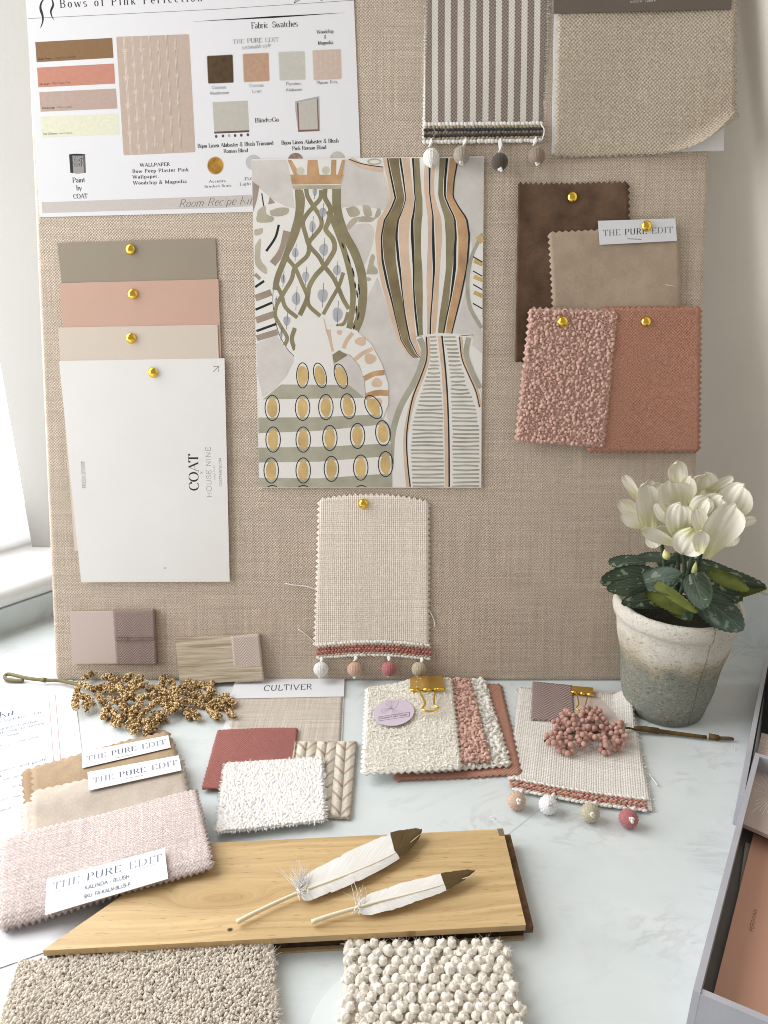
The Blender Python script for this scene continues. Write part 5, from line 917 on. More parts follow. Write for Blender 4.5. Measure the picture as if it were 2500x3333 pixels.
# ---------------------------------------------------------------- oak plank
PT = .0138
q = [(640, 2746), (1637, 2698), (1712, 3011), (137, 3094)]; G, c = place(TABLE, q, 0)
c = [G.loc(x, y, PT) for x, y in q]
e = empty('oak_plank', G, 'short light oak floor plank with a dark tongue and groove, under the two feathers', 'floor plank')
t = NT('oiled_oak'); o = t.obj(); k1 = G.loc(723, 2929, PT); k2 = G.loc(749, 3026, PT); k3 = G.loc(1330, 2960, PT)
sx = t.n('SeparateXYZ', None, i_0=o); x, y = sx.outputs[0], sx.outputs[1]
def near(k, rx, ry):
    a = t.math('DIVIDE', t.math('SUBTRACT', x, k.x), rx); b = t.math('DIVIDE', t.math('SUBTRACT', y, k.y), ry); d = t.math('ADD', t.math('MULTIPLY', a, a), t.math('MULTIPLY', b, b)); return t.math('EXPONENT', t.math('MULTIPLY', d, -1))
n1, n2, n3 = near(k1, .026, .007), near(k2, .0022, .0017), near(k3, .045, .010)
wy = t.math('ADD', y, t.math('ADD', t.math('MULTIPLY', n1, .022), t.math('ADD', t.math('MULTIPLY', n2, .004), t.math('MULTIPLY', n3, .006))))
wy = t.math('ADD', wy, t.math('MULTIPLY', t.noise(t.map(o, (7, 25, 1)), 1, 2), .012))
gc = t.n('CombineXYZ', None, i_0=t.math('MULTIPLY', x, 6), i_1=t.math('MULTIPLY', wy, 190)).outputs[0]; g = t.noise(gc, 1.0, 5, .62, .3)
fine = t.noise(t.n('CombineXYZ', None, i_0=t.math('MULTIPLY', x, 45), i_1=t.math('MULTIPLY', wy, 1500)).outputs[0], 1.0, 2); pore = t.ramp(t.noise(t.n('CombineXYZ', None, i_0=t.math('MULTIPLY', x, 90), i_1=t.math('MULTIPLY', wy, 900)).outputs[0], 1.0, 2), .62, .74)
cc = t.mix(t.ramp(g, .34, .66), (.44, .295, .14), (.67, .485, .25)); cc = t.mix(t.math('MULTIPLY', t.ramp(fine, .3, .7), .25), cc, (.68, .50, .27)); cc = t.mix(t.math('MULTIPLY', pore, .75), cc, (.24, .14, .06))
cc = t.mix(t.math('MULTIPLY', n1, .5), cc, (.36, .21, .09)); cc = t.mix(t.ramp(n2, .35, .8), cc, (.06, .03, .015)); OAK = t.out(cc, .42, t.bump(t.math('ADD', g, fine), .12, .0004), Specular_IOR_Level=.35)
CORE = plain('dark_fibre_core', (.045, .024, .012), .8, .5, 260, bump=.4, bscale=900); PLY = plain('pale_ply', (.45, .33, .19), .7, .15, 200)
m = MB(); m.prism(c, PT - .0042, PT); o = m.build('oak_veneer', OAK, e, smooth=False)
bv = o.modifiers.new('bevel', 'BEVEL'); bv.width = .0006; bv.segments = 2
fx = (c[1] - c[2]).normalized(); rx_ = (c[2] - c[3]).normalized()
k = [c[0], c[1] , c[2] + fx * .0035, c[3] + fx * .0035]; m = MB(); m.prism(k, .0016, PT - .0043); m.build('core', CORE, e, smooth=False)
k = [c[0], c[1], c[2] + fx * .0012, c[3] + fx * .0012]; m = MB(); m.prism(k, .0002, .0015); m.build('ply_base', PLY, e, smooth=False)
k = [c[1] + rx_ * .0002, c[1] + rx_ * .0055, c[2] + rx_ * .0055 + fx * .003, c[2] + rx_ * .0002 + fx * .003]; m = MB(); m.prism(k, .0040, .0088); m.build('tongue', plain('dark_oak_tongue', (.13, .07, .035), .7, .4, 200), e, smooth=False)
m = MB(); k = [c[1] - rx_ * .004 + fx * .0002, c[1] + rx_ * .0001 + fx * .0002, c[1] + rx_ * .0001 - fx * .006, c[1] - rx_ * .0035 - fx * .006]; m.prism(k, PT + .00005, PT + .0003); m.build('end_chip', plain('grey_oak_end', (.22, .15, .09), .8, .3, 500), e, smooth=False)

# ---------------------------------------------------------------- two dipped feathers
def barbed(name, ca, cb, rough, **kw):
    t = NT(name); sx = t.n('SeparateXYZ', None, i_0=t.n('TexCoord').outputs['UV']); au = t.math('ABSOLUTE', sx.outputs[0])
    w = t.n('CombineXYZ', None, i_0=t.math('MULTIPLY', au, 1.2), i_1=t.math('MULTIPLY', t.math('SUBTRACT', sx.outputs[1], t.math('MULTIPLY', au, .10)), 170)).outputs[0]; nz = t.noise(w, 1.0, 3, .6)
    return t.out(t.mix(t.ramp(nz, .35, .65), ca, cb), rough, t.bump(nz, .10, .0003), **kw)
VANE = barbed('white_feather_vane', (.62, .60, .565), (.77, .75, .715), .65, Sheen_Weight=.2); TIP = barbed('bronze_paint', (.060, .036, .012), (.125, .08, .027), .42, Metallic=.3); QUILL = plain('ivory_quill', (.76, .69, .52), .4, .06, 120)
tF = lambda x, y: (x / 1.508 + 650, y / 1.508 + 2650)
def feather(lab, quill, up, lo, nb, fluff, curve):
    P0 = TABLE.hit(*tF(*quill[0]), PT); G = Frame(P0, (1, 0, 0), (0, 1, 0), (0, 0, 1)); e = empty('feather', G, lab, 'feather', 'feathers with dipped tips on the plank')
    L = lambda p, z: G.loc(*tF(*p), z)
    Q = smooth([tuple(L(p, .0031 + .0036 * i / len(quill))) for i, p in enumerate(quill)], 6); n = len(Q); m = MB(); m.tube(Q, [max(.0003, .0014 * (1 - (i / n)) ** .8) for i in range(n)], 8); m.build('quill', QUILL, e)
    U = smooth([tuple(L(p, .0030)) for p in up], 8); D = smooth([tuple(L(p, .0030)) for p in lo], 8); N = min(len(U), len(D)); b = nb * 8
    Qv = smooth([tuple(L(p, .0030)) for p in fluff['mid']], 8)
    for nm, i0, i1, mt, dz in (('vane', 0, b + 1, VANE, 0), ('dipped_tip', b - 1, N, TIP, .0003)):
        nick = {(random.randint(2, b), random.random() < .6): random.uniform(.03, .10) for _ in range(6)}
        m = MB(); vs = []; K = 7; rows = list(range(i0, i1))
        for i in rows:
            for j in range(2 * K + 1):
                s_ = (j - K) / K; a = np.array(Qv[i]); t_ = np.array(U[i] if s_ > 0 else D[i]); nk = nick.get((i, s_ > 0), 0); p = a + (t_ - a) * abs(s_) * (1 - nk)
                nt = random.uniform(-.0004, .0004) if abs(s_) == 1 else 0
                p[2] = .0026 + .0035 * (i / N) + .0011 * (1 - s_ * s_) * curve + .00025 * math.sin(i * .5 + s_) * abs(s_) + random.uniform(-.00008, .00008) + dz; p[0] += nt; p[1] += nt; m.uv[len(vs)] = (s_, i / N); vs.append(p)
        w = 2 * K + 1; m.add(vs, [(r_ * w + j, r_ * w + j + 1, (r_ + 1) * w + j + 1, (r_ + 1) * w + j) for r_ in range(len(rows) - 1) for j in range(2 * K)])
        m.build(nm, mt, e)
    m = MB()   # barb lines over the vane and downy barbs at the base
    for i in range(4, 9, 2):
        for S_, E_ in ((U, 1), (D, -1)):
            j = min(b, i + 5); p = np.array(Qv[i]); t_ = np.array(S_[j]); pts = []
            for f in (0.05, .5, 1.0): v = p + (t_ - p) * f; v[2] = .0027 + .0035 * ((i + f * 5) / N) + .0011 * (1 - f * f) * curve + .00012; pts.append(v)
            m.tube(pts, [.00008, .00007, .00005], 3, cap=False)
    base = np.array(Qv[2])
    for i in range(fluff['n']):
        k_ = random.random(); side = 1 if random.random() < .75 else -1; S_ = U if side > 0 else D; p = np.array(Qv[int(k_ * 10)]); t_ = np.array(S_[int(k_ * 10)]); d = (t_ - p) / (np.linalg.norm(t_ - p) + 1e-6); ln = random.uniform(.006, .014) * (1 if side > 0 else .6)
        d = d + np.array((random.gauss(-.25, .4), random.gauss(.1, .4), 0)); q0 = p + np.array((0, 0, .0015)); cv = np.array((random.gauss(0, .4), random.gauss(0, .4), random.uniform(0, .5))) * ln
        m.tube([q0, q0 + d * ln * .5 + np.array((0, 0, .0015)), q0 + d * ln + cv * .6 + np.array((0, 0, .002))], [.00022, .00018, .00008], 3, cap=False)
    m.build('barbs', plain('white_down', (.82, .80, .775), .8, .02, 200), e)
feather('larger white feather with a bronze dipped tip and frayed base, lying on the plank', [(183, 530), (300, 470), (480, 388), (600, 345), (750, 287), (900, 222), (1000, 165), (1085, 97)],
    [(490, 345), (520, 300), (600, 255), (690, 210), (800, 158), (950, 100), (1045, 84), (1076, 88), (1090, 97)], [(495, 400), (520, 425), (590, 408), (690, 372), (820, 318), (1000, 215), (1062, 152), (1085, 118), (1091, 98)], 5, {'mid': [(480, 388), (520, 372), (595, 347), (690, 310), (810, 262), (972, 188), (1046, 132), (1079, 106), (1090, 97)], 'n': 90}, 1.0)
feather('smaller white feather with a bronze dipped tip, nearer the front edge of the plank', [(550, 530), (650, 495), (770, 460), (900, 425), (1050, 388), (1200, 345), (1345, 301)],
    [(770, 448), (800, 410), (870, 382), (960, 355), (1070, 327), (1195, 303), (1285, 291), (1350, 299)], [(775, 472), (800, 494), (880, 489), (970, 468), (1090, 430), (1225, 380), (1290, 345), (1350, 301)], 5, {'mid': [(768, 461), (800, 452), (873, 432), (965, 410), (1080, 380), (1208, 343), (1287, 320), (1349, 300)], 'n': 16}, .8)

# ---------------------------------------------------------------- carpet samples in front
def carpet(name, q, z, h, lab, cat='carpet sample'):
    G, c = place(TABLE, q, z); e = empty(name, G, lab, cat); lo = [Vector((p.x, p.y, -z)) for p in c]; return G, c, e
q = [(62, 3128), (884, 3052), (915, 3420), (-40, 3440)]; G, c, e = carpet('cut_pile_carpet', q, .0085, .008, 'beige cut pile carpet sample with a ragged edge, front left')
k = [p.copy() for p in c]; m = MB(); sheet(m, [Vector((p.x, p.y, -.0083)) for p in c], 40, 20, .0075, (.0006,) * 4, None, .0004); m.build('backing', plain('carpet_backing', (.56, .51, .435), .95, .2, 400), e)
u, v = packed(c, .00138, .5, 0); P = scatter(c, u, v); n = len(P); ed = np.minimum(np.minimum(u, 1 - u) * 14, v * 9); P[:, 2] += .0022 * np.clip(ed, 0, 1) ** .5 - .0012 + rng.normal(0, .00045, n); m = MB(); pick = rng.integers(0, 4, n)
tn = [plain('pile_' + a, b_, .95, .12, 300, sheen=.3, spec=.08) for a, b_ in (('beige', (.66, .60, .515)), ('cream', (.80, .75, .68)), ('grey', (.60, .56, .50)), ('sand', (.71, .65, .56)))]
for i in range(4):
    s_ = pick == i; N = s_.sum(); m.many(ICO1, P[s_], rots(N, .7), np.array((1.1, .85, 1.3))[None] * .00086 * rng.uniform(.7, 1.3, (N, 1)))
fuzz(m, P, 5200, .0030, .00014, 1, 1.2)
e0 = P[ed < .35]; fuzz(m, e0, 900, .0042, .00012, 1, 1.6); m.build('pile', tn, e)
q = [(1128, 3078), (1646, 3078), (1722, 3420), (1108, 3420)]; G, c, e = carpet('loop_pile_carpet', q, .0050, .008, 'creamy white chunky loop carpet sample, front centre')
m = MB(); sheet(m, [Vector((p.x, p.y, -.0048)) for p in c], 30, 20, .0060, (.0004,) * 4, None, .0005); LW = plain('loop_wool', (.85, .80, .72), .95, .08, 260, bump=.5, bscale=2600, sheen=.3, spec=.08); m.build('backing', plain('loop_backing', (.62, .55, .46), .95, .1, 300), e)
V, Fc = ICO2; az = np.arctan2(V[:, 1], V[:, 0]); PEB = (V * (1 + .16 * np.sin(2 * az + 6 * V[:, 2]))[:, None], Fc)
W_ = (c[1] - c[0]).length; pit = .0067; u = []; v = []; Hh = (c[0] - c[3]).length; nx = int(W_ / pit) + 1; ny = int(Hh / (pit * .80))
for j in range(ny):
    for i in range(nx): u.append((i + .30 + .45 * (j % 2) + random.uniform(-.14, .14)) / nx); v.append((j + .35 + random.uniform(-.14, .14)) / ny)
u, v = np.clip(np.array(u), .01, .99), np.clip(np.array(v), .01, .99); P = scatter(c, u, v); n = len(P); P[:, 2] += .0036 + rng.normal(0, .0004, n); m = MB()
m.many(PEB, P, rots(n, .5), np.array((1.0, .92, 1.0))[None] * .00275 * rng.uniform(.84, 1.14, (n, 1)))
off = rng.normal(0, 1, (n, 2)); off /= np.linalg.norm(off, axis=1)[:, None]; P2 = P.copy(); P2[:, :2] += off * .0027; P2[:, 2] -= rng.uniform(.0006, .0018, n); m.many(PEB, P2, rots(n, 1), .0022 * rng.uniform(.7, 1.2, n))
P3 = P.copy(); P3[:, :2] -= off[:, ::-1] * .0034; P3[:, 2] -= .002; m.many(ICO1, P3, rots(n, 1), .0021 * rng.uniform(.7, 1.15, n))
fuzz(m, P + np.array((0, 0, .002)), 1800, .0036, .00009, 0, 1.3); ee = P[(u < .06) | (u > .94) | (v < .05)]; fuzz(m, ee, 700, .0040, .0001, 0, 1.8); m.build('loops', LW, e)
# pale round mat under the white carpet
C = tp(1285, 3392); rr = (tp(1010, 3333) - C).length; m = MB(); m.lathe([(rr, .0001), (rr, .0006), (rr - .0004, .0008), (.001, .0008)], 80); o = tag(m.build('round_mat', plain('pale_vinyl', (.62, .655, .655), .45, .01, 20), F=Matrix.Translation(C), sharp=30), 'thin pale round mat, its edge showing left of the white loop carpet', 'mat')

# ---------------------------------------------------------------- flowerpot with white cyclamen
BC = tp(2156, 2294); PH = .105; e = empty('potted_cyclamen', BC, 'white artificial cyclamen with marbled leaves in a weathered clay pot', 'potted plant')
AX = BC.copy(); nC = Vector((CAM.x - AX.x, CAM.y - AX.y, 0)).normalized(); T0 = BC
def PV(x, y, d): return hit(AX + nC * d, nC, x, y) - T0
t = NT('weathered_clay'); o = t.obj(); sx = t.n('SeparateXYZ', None, i_0=o); z = sx.outputs[2]
a1_ = t.noise(o, 55, 4, .6); a2_ = t.noise(t.map(o, (1, 1, 1.6)), 330, 4, .7, .8); a3_ = t.noise(o, 900, 2)
lv = t.math('ADD', z, t.math('ADD', t.math('MULTIPLY', t.math('SUBTRACT', a1_, .5), .050), t.math('MULTIPLY', t.math('SUBTRACT', a2_, .5), .022)))
base = t.mix(t.ramp(lv, .050, .064), (.285, .295, .25), (.50, .43, .31)); base = t.mix(t.ramp(lv, .060, .078), base, (.78, .74, .665))
base = t.mix(t.math('MULTIPLY', t.ramp(a2_, .54, .62), t.math('SUBTRACT', .75, t.math('MULTIPLY', t.ramp(z, .04, .08), .55))), base, (.50, .45, .34)); base = t.mix(t.math('MULTIPLY', t.ramp(a2_, .44, .36), t.math('SUBTRACT', .74, t.math('MULTIPLY', t.ramp(z, .045, .07), .35))), base, (.085, .095, .085)); base = t.mix(t.math('MULTIPLY', t.ramp(a1_, .52, .66), t.math('MULTIPLY', t.ramp(z, .07, .02), .5)), base, (.25, .275, .255))
sm = t.math('MULTIPLY', t.math('LESS_THAN', t.math('ABSOLUTE', t.math('ADD', sx.outputs[0], t.math('ADD', -.011, t.math('MULTIPLY', a2_, .002)))), .0006), t.ramp(a2_, .40, .55)); base = t.mix(t.math('MULTIPLY', sm, .7), base, (.10, .085, .06))
CLAY = t.out(base, .95, t.bump(t.math('ADD', a2_, t.math('MULTIPLY', a3_, .5)), 1.0, .0016), Specular_IOR_Level=.1)
prof = [(.001, .0004), (.030, .0004), (.0345, .002), (.0362, .010)] + [(.0362 + .0122 * i / 10 + .0006 * math.sin(i), .010 + .078 * i / 10) for i in range(1, 11)] + [(.0492, .0895), (.0515, .091), (.0526, .095), (.0525, .101), (.0512, .1045), (.0486, .105), (.0472, .1035), (.0463, .098), (.045, .088)]
m = MB(); m.lathe(prof, 72, 0, None, lambda a, i: 1 + .010 * math.sin(3 * a + .4 * i) + .005 * math.sin(7 * a + i) + random.uniform(-.004, .004), close=True); m.build('pot', CLAY, e)
m = MB(); m.lathe([(.0455, .090), (.03, .093), (.001, .094)], 40, 0, None, lambda a, i: 1 + random.uniform(-.01, .01), close=False); m.build('soil', plain('dark_moss', (.018, .020, .012), .95, .5, 300, bump=.8, bscale=500), e)
def blade(B, Tp, hw, prof, cup, bend, facing, mats, name, parent, roll=0.0, serr=0.0, nu=6, nv=16, wave=0.0, th=.0003, veins=0.0):
    """petal or leaf from B to Tp, half width hw (metres), its face turned to `facing`"""
    a = Tp - B; ln = a.length; ad = a.normalized(); f = Vector(facing); f = (f - ad * f.dot(ad)).normalized(); s_ = ad.cross(f)
    if roll: M = Matrix.Rotation(roll, 3, ad); f = M @ f; s_ = M @ s_
    m = MB(); N = (2 * nu + 1) * (nv + 1); vs = []; uv = []; ph = random.uniform(0, 6)
    for j in range(nv + 1):
        v = j / nv; w = prof(v) * hw
        for i in range(-nu, nu + 1):
            u = i / nu; ww = w * u
            if abs(i) == nu and serr: ww += (serr if j % 2 else -serr * .4) * (1 if u > 0 else -1)
            z_ = cup * hw * u * u * (1 - .3 * v) + bend * ln * math.sin(math.pi * v * .5) ** 2 * v + wave * hw * math.sin(5 * v + 2.2 * u + ph) * abs(u) + veins * hw * math.cos(u * 16) * .02
            vs.append(B + a * v + s_ * ww + f * z_); uv.append((u, v))
    w = 2 * nu + 1; fs = [(j * w + i, j * w + i + 1, (j + 1) * w + i + 1, (j + 1) * w + i) for j in range(nv) for i in range(2 * nu)]
    m.add(vs, fs, 0); m.add([p - f * th for p in vs], [tuple(reversed(q_)) for q_ in fs], 1)
    ring = list(range(2 * nu)) + [2 * nu + j * w for j in range(nv)] + [nv * w + i for i in range(2 * nu, 0, -1)] + [j * w for j in range(nv, 0, -1)]; R_ = len(ring)
    m.f += [(ring[k_], ring[(k_ + 1) % R_], N + ring[(k_ + 1) % R_], N + ring[k_]) for k_ in range(R_)]; m.m += [1] * R_
    for k_ in range(N): m.uv[k_] = uv[k_]; m.uv[N + k_] = uv[k_]
    return m.build(name, mats, parent)
heart = lambda v: 1.32 * (1 - v) ** .60 * (v + .10) ** .42 if v < 1 else .0
petal = lambda v: (.40 + .60 * math.sin(math.pi / 2 * min(v / .62, 1))) * (max(0.0, 1 - max(0, (v - .55) / .45) ** 2.3)) ** .5 + .01
def leaf_mat(name, dark, pale, blotch):
    t = NT(name); uvn = t.n('TexCoord').outputs['UV']; sx = t.n('SeparateXYZ', None, i_0=uvn); u, v = sx.outputs[0], sx.outputs[1]; o = t.obj(); au = t.math('ABSOLUTE', u)
    rad = t.math('FRACT', t.math('ADD', t.math('MULTIPLY', t.math('SUBTRACT', v, t.math('MULTIPLY', au, .55)), 5.0), t.math('MULTIPLY', t.noise(o, 90, 2), .35)))
    vein = t.math('LESS_THAN', t.math('ABSOLUTE', t.math('SUBTRACT', rad, .5)), .055); mid = t.math('LESS_THAN', au, .045); vv = t.math('MAXIMUM', vein, mid)
    nz = t.noise(o, 150, 2, .5, .6); bl = t.math('MULTIPLY', t.ramp(nz, .58, .61), t.math('MULTIPLY', t.ramp(au, .12, .3), t.math('SUBTRACT', 1, t.ramp(au, .72, .85))))
    c_ = t.mix(t.ramp(t.noise(o, 60, 3), .3, .7), dark, tuple(d_ * 1.7 for d_ in dark)); c_ = t.mix(t.math('MULTIPLY', vv, .45), c_, pale); c_ = t.mix(t.math('MULTIPLY', bl, blotch), c_, (.20, .245, .17))
    return t.out(c_, .55, t.bump(t.math('ADD', vv, nz), .3, .0005), Specular_IOR_Level=.3)
LF1, LF2 = leaf_mat('marbled_leaf_dark', (.020, .033, .018), (.10, .135, .09), .75), leaf_mat('marbled_leaf_grey', (.040, .060, .045), (.16, .20, .16), .7)
UND = plain('leaf_underside', (.105, .125, .022), .6, .25, 120)
z6 = lambda x, y: (1850 + x / 2.212, 1450 + y / 2.212); zF = lambda x, y: (1900 + x / 2.765, 1480 + y / 2.765); PXM = .62 / FOC
UPV = Vector((0, 0, 1)); fc = (nC * .75 + UPV * .65)
def leafz(b, d0, t_, d1, hw, mt, fac=None, cup=-.12, bend=-.08, roll=0, under=UND, flip=False, tr=z6, pr=heart):
    A, B_ = PV(*tr(*b), d0), PV(*tr(*t_), d1); blade(A, B_, hw / 2.212 * PXM * 1.12, pr, cup, bend, fac or fc, [under, mt] if flip else [mt, under], 'leaf', e, roll, .0006, 6, 22, .10)
leafz((640, 850), -.035, (930, 770), -.05, 60, LF1); leafz((560, 850), -.02, (285, 830), -.02, 85, LF1, bend=-.05); leafz((720, 800), -.015, (490, 800), .0, 52, LF2)
leafz((620, 930), .0, (242, 960), .022, 118, LF1, bend=-.10); leafz((600, 1010), .018, (300, 1010), .036, 95, LF1, bend=-.2); leafz((880, 860), -.03, (1200, 900), -.045, 75, LF1); leafz((960, 850), -.02, (1425, 1035), -.005, 78, LF1, roll=-.25, bend=.05)
leafz((1160, 1090), .0, (1432, 1045), .0, 42, LF1, flip=True, roll=.4, fac=nC); leafz((1010, 900), .012, (1300, 1045), .030, 58, LF1, flip=True, fac=nC + UPV * .2, cup=.35)
leafz((890, 1200), .046, (545, 1060), .050, 62, LF1, flip=True, fac=nC + UPV * .3, cup=.4); leafz((620, 990), .040, (930, 1195), .058, 46, LF1, flip=True, fac=nC + UPV * .8)
leafz((960, 1090), .030, (1262, 1305), .050, 140, LF2, bend=-.12, fac=nC * .6 + UPV * .8); leafz((890, 920), .034, (985, 1178), .060, 108, LF1, fac=nC + UPV * .2, bend=.0); leafz((545, 990), .036, (810, 925), .040, 104, LF2, fac=nC + UPV * .4)
leafz((700, 1100), .02, (420, 1110), .045, 80, LF1, bend=-.2); leafz((760, 1090), .03, (860, 1240), .056, 90, LF1); leafz((940, 1000), -.01, (1230, 1100), .02, 110, LF1)
STG = plain('cyclamen_stem', (.055, .085, .05), .6, .3, 200); PETI = NT('ivory_silk_petal'); uvn = PETI.n('TexCoord').outputs['UV']; sx = PETI.n('SeparateXYZ', None, i_0=uvn); pv = sx.outputs[1]
st_ = PETI.noise(PETI.map(uvn, (26, 1.5, 1)), 1.0, 2); pc = PETI.mix(PETI.ramp(pv, .02, .55), (.66, .66, .30), (.83, .785, .655)); pc = PETI.mix(PETI.math('MULTIPLY', PETI.ramp(st_, .45, .65), .25), pc, (.76, .73, .63))
PM = PETI.out(pc, .5, PETI.bump(st_, .35, .0006), Subsurface_Weight=.25, Subsurface_Radius=(.004, .0035, .002), Subsurface_Scale=.5, Specular_IOR_Level=.3)
for b, t_, d in (((660, 660), (690, 980), .010), ((790, 740), (760, 1060), .018), ((905, 740), (800, 1080), .022), ((955, 770), (860, 1040), .012), ((745, 860), (800, 1060), .012), ((830, 760), (815, 1060), -.006), ((880, 760), (850, 1060), -.010)):
    A, B_ = PV(*z6(*b), d), PV(*z6(*t_), d * .6); m = MB(); m.tube(smooth([A, (A + B_) / 2 + Vector((.0015, 0, .001)), B_], 5), [.0018] * 11, 8); m.build('stem', STG, e)
FL = [[((600, 690), (560, 272), 98, .018), ((545, 655), (338, 530), 52, .020), ((510, 580), (320, 408), 62, .010), ((500, 400), (360, 172), 44, .002), ((600, 680), (655, 838), 62, .016)],
 [((850, 520), (770, 233), 132, .012), ((850, 300), (838, 70), 72, -.004), ((915, 430), (965, 203), 64, .002), ((800, 400), (610, 290), 75, -.004), ((640, 380), (570, 236), 50, -.010)],
 [((850, 730), (880, 465), 108, .030), ((1010, 670), (880, 888), 112, .036), ((815, 800), (515, 672), 50, .032), ((800, 620), (665, 440), 66, .020), ((800, 740), (640, 650), 52, .026)],
 [((1075, 895), (1375, 458), 128, .034), ((1070, 730), (1020, 480), 58, .038), ((1040, 875), (1065, 670), 56, .042), ((985, 640), (1115, 415), 42, .026)],
 [((1270, 590), (1445, 270), 125, .006), ((1090, 640), (1240, 385), 128, .014), ((950, 560), (1130, 388), 80, .018), ((1360, 640), (1558, 570), 36, .008), ((1280, 670), (1335, 826), 66, .004)],
 [((1060, 400), (1095, 172), 100, -.008), ((1100, 330), (1345, 206), 38, -.002), ((1000, 400), (1165, 350), 48, -.004), ((1200, 400), (1300, 262), 60, -.008)]]
for k_, fl in enumerate(FL):
    g = bpy.data.objects.new('flower', None); COL.objects.link(g); g.parent = e; g.empty_display_size = .01
    for b, t_, hw, d in fl:
        up_ = t_[1] < b[1]; A, B_ = PV(*zF(*b), d), PV(*zF(*t_), d + (.010 if up_ and hw > 60 else .006) * random.uniform(.2, 1))
        blade(A, B_, hw / 2.765 * PXM * 1.14, petal, random.uniform(.0, .35), random.uniform(-.12, .10), nC + Vector((random.uniform(-.35, .35), 0, random.uniform(.0, .45))), [PM, PM], 'petal', g, random.uniform(-.22, .22), .0002, 8, 22, random.uniform(.18, .36), .00022, 1.6)
for b, t_, hw, d in (((715, 820), (690, 745), 40, .022), ((900, 935), (920, 830), 26, .02)):
    A, B_ = PV(*z6(*b), d), PV(*z6(*t_), d); m = MB(); ax_ = (B_ - A); q4 = ax_.to_track_quat('Z', 'Y').to_matrix().to_4x4(); r0 = hw / 2.212 * PXM * .8
    m.lathe([(r0 * math.sin(math.pi * min(1, .08 + i / 10)) ** .8 * (1 - .4 * i / 10) + .0001, ax_.length * (i / 10)) for i in range(11)], 14, 0, Matrix.Translation(A) @ q4); m.build('bud', PM, e)

# ---------------------------------------------------------------- grey sample box, right edge
BXG = plain('grey_box_board', (.43, .43, .47), .6, .05, 60, bump=.1, bscale=900); BXD = plain('dark_grey_lining', (.155, .145, .135), .8, .06, 60); BLKL = plain('black_lining', (.012, .012, .013), .8, .1, 60)
e = empty('sample_box', tp(2330, 2950), 'open grey card sample box with black lined lid, cut off by the right edge', 'box'); T = e.matrix_world.inverted(); HZ = .030
a_, b_ = tp(2256, 3221, HZ), tp(2458, 2449, HZ); f_ = tp(2500, 3324, HZ); dl = (b_ - a_).normalized(); df = Vector((dl.y, -dl.x, 0)); dfm = (f_ - a_).normalized()
w_ = .0035; wall = lambda A, B_, z0, z1, inn, mt, nm: (lambda m: (m.prism([T @ A, T @ B_, T @ (B_ + inn * w_), T @ (A + inn * w_)], z0, z1), m.build(nm, mt, e, smooth=False)))(MB())
F0 = lambda p: Vector((p.x, p.y, 0)); A, B_ = F0(a_), F0(b_); R_ = .26
wall(A, B_, .0005, HZ, df, BXG, 'side_wall'); wall(A + df * w_ + dl * .0001, A + dfm * R_ + dl * .0001, .0005, HZ - .0006, dl, BXG, 'front_wall'); wall(B_ + df * w_ - dl * w_, B_ + dfm * R_ - dl * w_, .0005, HZ, dl, BXG, 'back_wall')
m = MB(); m.prism([T @ (A + (df + dl) * w_), T @ (B_ + (df - dl) * w_), T @ (B_ + dfm * R_ - dl * w_), T @ (A + dfm * R_ + dl * w_)], .0006, .003); m.build('base', BXD, e, smooth=False)
la, lb = F0(tp(2403, 2590, .026)), F0(tp(2479, 2197, .026)); ld = (lb - la).normalized(); lf = Vector((ld.y, -ld.x, 0)); lb = la + ld * .26
wall(la + ld * .001, lb, .0005, .026, lf, BXG, 'lid_wall'); m = MB(); m.prism([T @ (B_ + dl * .004 + df * .004), T @ (lb + lf * w_), T @ (lb + lf * .25), T @ (B_ + dl * .004 + df * .25)], .0006, .0030); m.build('lid', BLKL, e, smooth=False)
m = MB(); m.prism([T @ (la + lf * (w_ + .0002) + ld * .012), T @ (lb + lf * (w_ + .0002)), T @ (lb + lf * (w_ + .0012)), T @ (la + lf * (w_ + .0012) + ld * .012)], .003, .0255); m.build('lid_lining', BLKL, e, smooth=False)
z_ = .0062; q = [(2452, 2716), (2640, 2790), (2520, 3330), (2321, 3243)]; G, c = place(TABLE, q, z_); m = MB(); sheet(m, c, 2, 2, .0006); k_ = empty('paint_card', G, 'terracotta pink paint card lying in the grey box', 'paint card'); m.build('card', plain('plaster_pink_card', (.60, .335, .245), .5, .02, 20), k_, smooth=False)
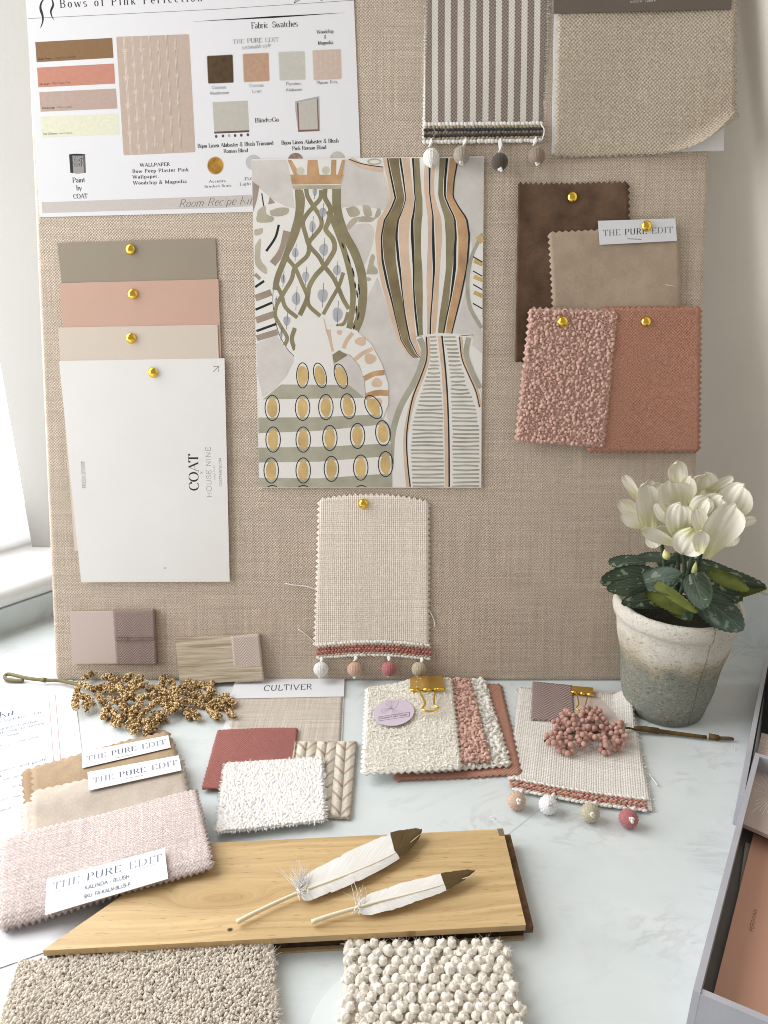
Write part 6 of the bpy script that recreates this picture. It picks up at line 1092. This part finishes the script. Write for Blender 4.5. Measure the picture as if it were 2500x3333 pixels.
p = Print(G, .0006); p.text('PERSIPAN', (2451, 3035), (2465, 2962), 13, INKB, 'sans', weight=1.3); p.build('lettering', k_)
q = [(2426, 2744), (2600, 2800), (2500, 3200), (2392, 2990)]; G, c = place(TABLE, q, .0045); m = MB(); sheet(m, c, 2, 2, .0008); tag(m.build('grey_card', plain('mid_grey_card', (.26, .245, .225), .6, .03, 30), F=G, smooth=False), 'mid grey card showing as a sliver beside the pink card in the box', 'card')
z_ = .014; q = [(2477, 2395), (2640, 2440), (2600, 2775), (2416, 2692)]; G, c = place(TABLE, q, z_); k_ = empty('booklet', G, 'blush booklet with white line drawn petals, lying across the grey box', 'booklet'); m = MB(); sheet(m, c, 4, 4, .0030); m.build('cover', plain('blush_cover', (.52, .425, .385), .5, .03, 30), k_, smooth=False)
p = Print(G, .0030); LW_ = plain('white_line_ink', (.74, .70, .68), .5, 0)
for cx, cy, a0, a1, r0, r1, n_ in ((2520, 2590, 100, 265, 30, 95, 17), (2525, 2440, 95, 250, 20, 75, 13), (2530, 2760, 150, 260, 20, 90, 8)):
    for i in range(n_):
        a = R(a0 + (a1 - a0) * i / (n_ - 1)); r2 = r1 * random.uniform(.6, 1); P = [(cx + math.cos(a + .02 * k2) * (r0 + (r2 - r0) * k2 / 3), cy - math.sin(a + .02 * k2) * (r0 + (r2 - r0) * k2 / 3)) for k2 in range(4)]
        if all(TABLE.loc(x, y, z_).x < 1 and x > 2440 + (2692 - y) * .14 - 12 and y < 2690 + (x - 2416) * .4 - 8 for x, y in P): p.line(P, 1.8, LW_)
p.build('line_drawing', k_)
# ---------------------------------------------------------------- lint on the worktop
for x, y, lab in ((1604, 2664, 'tiny white curl of lint on the worktop above the right end of the plank'), (2387, 2440, 'tiny white curl of lint on the worktop beside the grey box')):
    P = tp(x, y); G = Frame(P, (1, 0, 0), (0, 1, 0), (0, 0, 1)); m = MB(); m.tube(smooth([(-.0012, .001, .0006), (-.0004, .0004, .0012), (.0006, .0001, .0006), (.001, -.0012, .0007)], 4), .0004, 6); tag(m.build('lint', THREADW, F=G), lab, 'lint')
